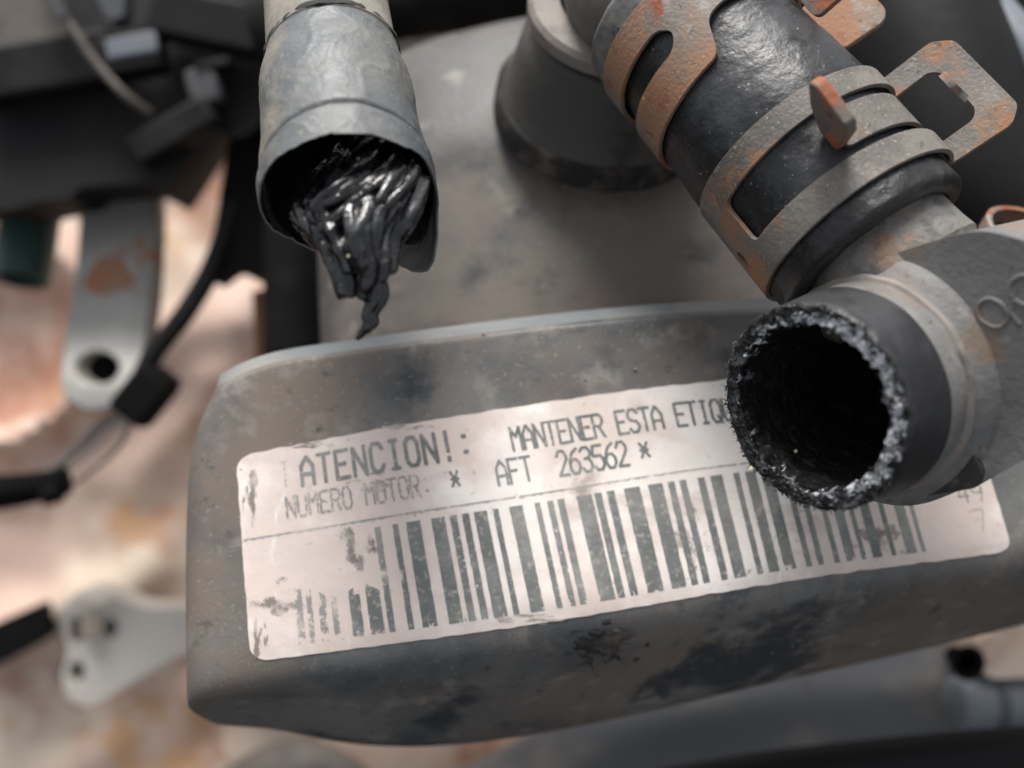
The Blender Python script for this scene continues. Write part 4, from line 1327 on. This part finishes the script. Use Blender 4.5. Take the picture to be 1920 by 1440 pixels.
# upper-left small things
pn = thing('brown_panel', 'dusty brown panel corner above the black housing', 'panel', P(40, 60, 36))
vs, fs = plate_px(rounded([(-200, -120), (70, -120), (125, 60), (105, 85), (-200, 112)], 10), 32.8, 0.6, step_px=40)
mk('sheet', vs, fs, M['brown_panel'], pn, bevel=0.1)
c1_ = thing('connector', 'blue-grey electrical connector with a pale flat top, beside the thin cable', 'connector', P(255, 100, 35))
ex = Vector((0.985, 0.17, 0)).normalized(); ey = Z.cross(ex)
vs, fs = box(P(252, 108, 33.0), ex, ey, Z, 1.9, 1.15, 1.2)
mk('shell', vs, fs, M['black'], c1_, bevel=0.12)
vs, fs = box(P(247, 86, 32.35), ex, ey, (Z * 0.75 + Y * 0.65).normalized(), 1.55, 0.58, 0.12)
mk('top_face', vs, fs, M['blue_grey'], c1_, bevel=0.05)
c2_ = thing('connector', 'small slate connector beside the black post', 'connector', P(385, 165, 35))
ex = Vector((0.9, 0.2, 0)).normalized(); ey = Vector((-0.25, 0.97, 0))
vs, fs = box(P(385, 165, 33.2), ex, ey, Z, 0.95, 1.15, 0.8)
mk('shell', vs, fs, M['pipe_grey'], c2_, bevel=0.14)
vs, fs = box(P(404, 128, 33.2), ex, ey, Z, 1.1, 0.3, 0.9)
mk('shoulder', vs, fs, M['black'], c2_, bevel=0.08)
vs, fs = tube(smooth_path([P(70, -60, 32.5), P(108, 15, 32.3), P(135, 52, 32.2), P(180, 118, 32.3), P(235, 178, 32.4), P(282, 212, 33)], 8), [0.2] * 6 * 8 + [0.2], 14) if False else tube(smooth_path([P(70, -60, 32.5), P(108, 15, 32.3), P(135, 52, 32.2), P(180, 118, 32.3), P(235, 178, 32.4), P(282, 212, 33)], 8), 0.13, 14)
tag(mk('cable', vs, fs, M['brown_panel']), 'thin dusty cable slanting past the blue-grey connector', 'cable')
pl = thing('wire_clip', 'grey folded metal clip at the top end of the thin dusty cable', 'clip', P(100, 20, 34))
vs, fs = plate_px([(76, -30), (96, -30), (120, 22), (128, 34), (104, 32), (94, 18)], 32.0, 0.25, step_px=20)
mk('leaf', vs, fs, M['pipe_grey'], pl, bevel=0.04)
vs, fs = plate_px([(172, -30), (235, -30), (232, 30), (205, 40), (190, 18)], 32.6, 0.8, step_px=25)
tag(mk('plug', vs, fs, M['pipe_grey'], None, bevel=0.15), 'dark faceted plug above the blue-grey connector', 'plug')

# ================================================================== BACKGROUND, TOP AND RIGHT
vs, fs = tube(smooth_path([P(480, 70, 30), P(640, 28, 30), P(800, 2, 30), P(960, -18, 30), P(1200, -40, 30)], 10), [0.95] * 41, 40, fn=lambda t, th: 0.02 * math.sin(t * 160))
tag(mk('black_pipe', vs, fs, M['black_matte']), 'black pipe arching behind the top of the domed housing', 'pipe')
vs, fs = tube(smooth_path([P(1440, -260, 27), P(1640, -60, 26), P(1740, 140, 25), P(1800, 330, 24.5), P(1960, 470, 24.5), P(2200, 520, 25)], 10), [2.0] * 51, 48)
tag(mk('large_hose', vs, fs, M['black']), 'wide dark hose curving behind the clamp loop', 'hose')
vs, fs = tube(smooth_path([P(1580, -160, 31), P(1780, 40, 30), P(1960, 190, 29), P(2200, 300, 29)], 10), [2.6] * 31, 48)
tag(mk('dark_duct', vs, fs, M['black_matte']), 'matt black duct in the dark corner beyond the clamp loop', 'duct')
vs, fs = tube(smooth_path([P(1860, 30, 24.5), P(1925, 110, 24), P(1990, 210, 23.8), P(2080, 300, 23.8)], 8), [0.55] * 25, 24)
tag(mk('slate_pipe', vs, fs, M['blue_grey']), 'slate blue pipe at the edge beyond the clamp loop', 'pipe')
hz = thing('side_hose', 'black ribbed hose end under a rusty band, behind the T fitting', 'hose', P(1900, 440, 20))
sa2 = Vector((0.25, 0.75, 0.62)).normalized()
sc_ = P(1925, 500, 20.2)
vs, fs = lathe(sc_, sa2, [(-1.2, 1.0)] + [(-1.0 + i * 0.05, 1.05 + 0.035 * math.sin(i * 2.1)) for i in range(26)] + [(0.35, 0.8)], 64)
mk('hose_wall', vs, fs, M['rubber_black'], hz, sharp=60)
vs, fs = lathe(sc_, sa2, [(0.32, 1.02), (0.32, 1.13), (0.62, 1.13), (0.64, 1.09), (0.62, 1.02)], 64)
mk('band', vs, fs, M['clamp_rust'], hz, sharp=40)

# ================================================================== BACKGROUND, BELOW
vs, fs = tube(smooth_path([P(700, 1640, 37), P(950, 1520, 36), P(1150, 1430, 35), P(1500, 1350, 34.5), P(2050, 1275, 34)], 10), [1.9] * 41, 48)
tag(mk('lower_pipe', vs, fs, M['pipe_grey']), 'thick slate grey pipe running below the engine cover', 'pipe')
vs, fs = tube(smooth_path([P(900, 1560, 27), P(1300, 1480, 26.5), P(1600, 1440, 26), P(2050, 1400, 26)], 10), [0.62] * 31, 32)
tag(mk('lower_hose', vs, fs, M['black']), 'thin dark hose below the thick slate grey pipe', 'hose')
cn = thing('canister', 'blue-grey rounded canister resting along the slate grey pipe', 'canister', P(1850, 1330, 27))
vs, fs = lathe(P(1790, 1318, 31.2), Vector((1, 0.06, -0.1)), [(-0.25, 0.02), (-0.22, 0.5), (-0.05, 0.75), (0.3, 0.85), (3.5, 0.85), (3.7, 0.7), (3.75, 0.02)], 48)
mk('shell', vs, fs, M['blue_grey'], cn)
vs, fs = lathe(P(1790, 1318, 31.2), Vector((1, 0.06, -0.1)), [(0.95, 0.84), (0.95, 0.90), (1.25, 0.90), (1.25, 0.84)], 48)
mk('ring', vs, fs, M['pipe_grey'], cn, sharp=30)
pk = thing('alloy_lug', 'pale pinkish alloy lug poking out right of the engine cover corner', 'lug', P(1900, 1220, 31))
vs, fs = plate_px(rounded([(1838, 1200), (1880, 1175), (2050, 1130), (2050, 1262), (1860, 1275), (1832, 1250)], 14), 30.5, 2.5, step_px=30)
mk('casting', vs, fs, M['block'], pk, bevel=0.3)
vs, fs = lathe(P(1806, 1238, 30), Z, [(0.3, 0.5), (0.3, 0.3), (-0.6, 0.28), (-0.62, 0.02)], 24)
mk('dark_insert', vs, fs, M['black_matte'], pk)
vs, fs = tube(smooth_path([P(300, 1620, 40), P(430, 1500, 40), P(540, 1440, 39), P(640, 1470, 39), P(720, 1580, 39)], 8), [1.0] * 33, 32)  # tube added to give the shadow under the cover a shape
tag(mk('shadow_arm', vs, fs, M['brown_panel']), 'dark brown curved arm standing in for the shadow under the engine cover', 'arm')
sp = thing('sump_casting', 'pinkish cast metal seen low between the cover and the slate grey pipe', 'casting', P(1200, 1420, 42))
vs, fs = plate_px(rounded([(600, 1370), (1300, 1250), (2150, 1150), (2200, 1750), (600, 1750)], 30), 41, 3, step_px=70, tilt=lambda x, y: 41 + 1.2 * noise.noise(Vector((x * .004, y * .004, 3))))
mk('casting', vs, fs, M['block'], sp, bevel=0.3)
vs, fs = tube(smooth_path([P(900, 1470, 39.5), P(1300, 1390, 39.5), P(2100, 1330, 39.5)], 8), 0.7, 20)
mk('rib', vs, fs, M['brown_panel'], sp)
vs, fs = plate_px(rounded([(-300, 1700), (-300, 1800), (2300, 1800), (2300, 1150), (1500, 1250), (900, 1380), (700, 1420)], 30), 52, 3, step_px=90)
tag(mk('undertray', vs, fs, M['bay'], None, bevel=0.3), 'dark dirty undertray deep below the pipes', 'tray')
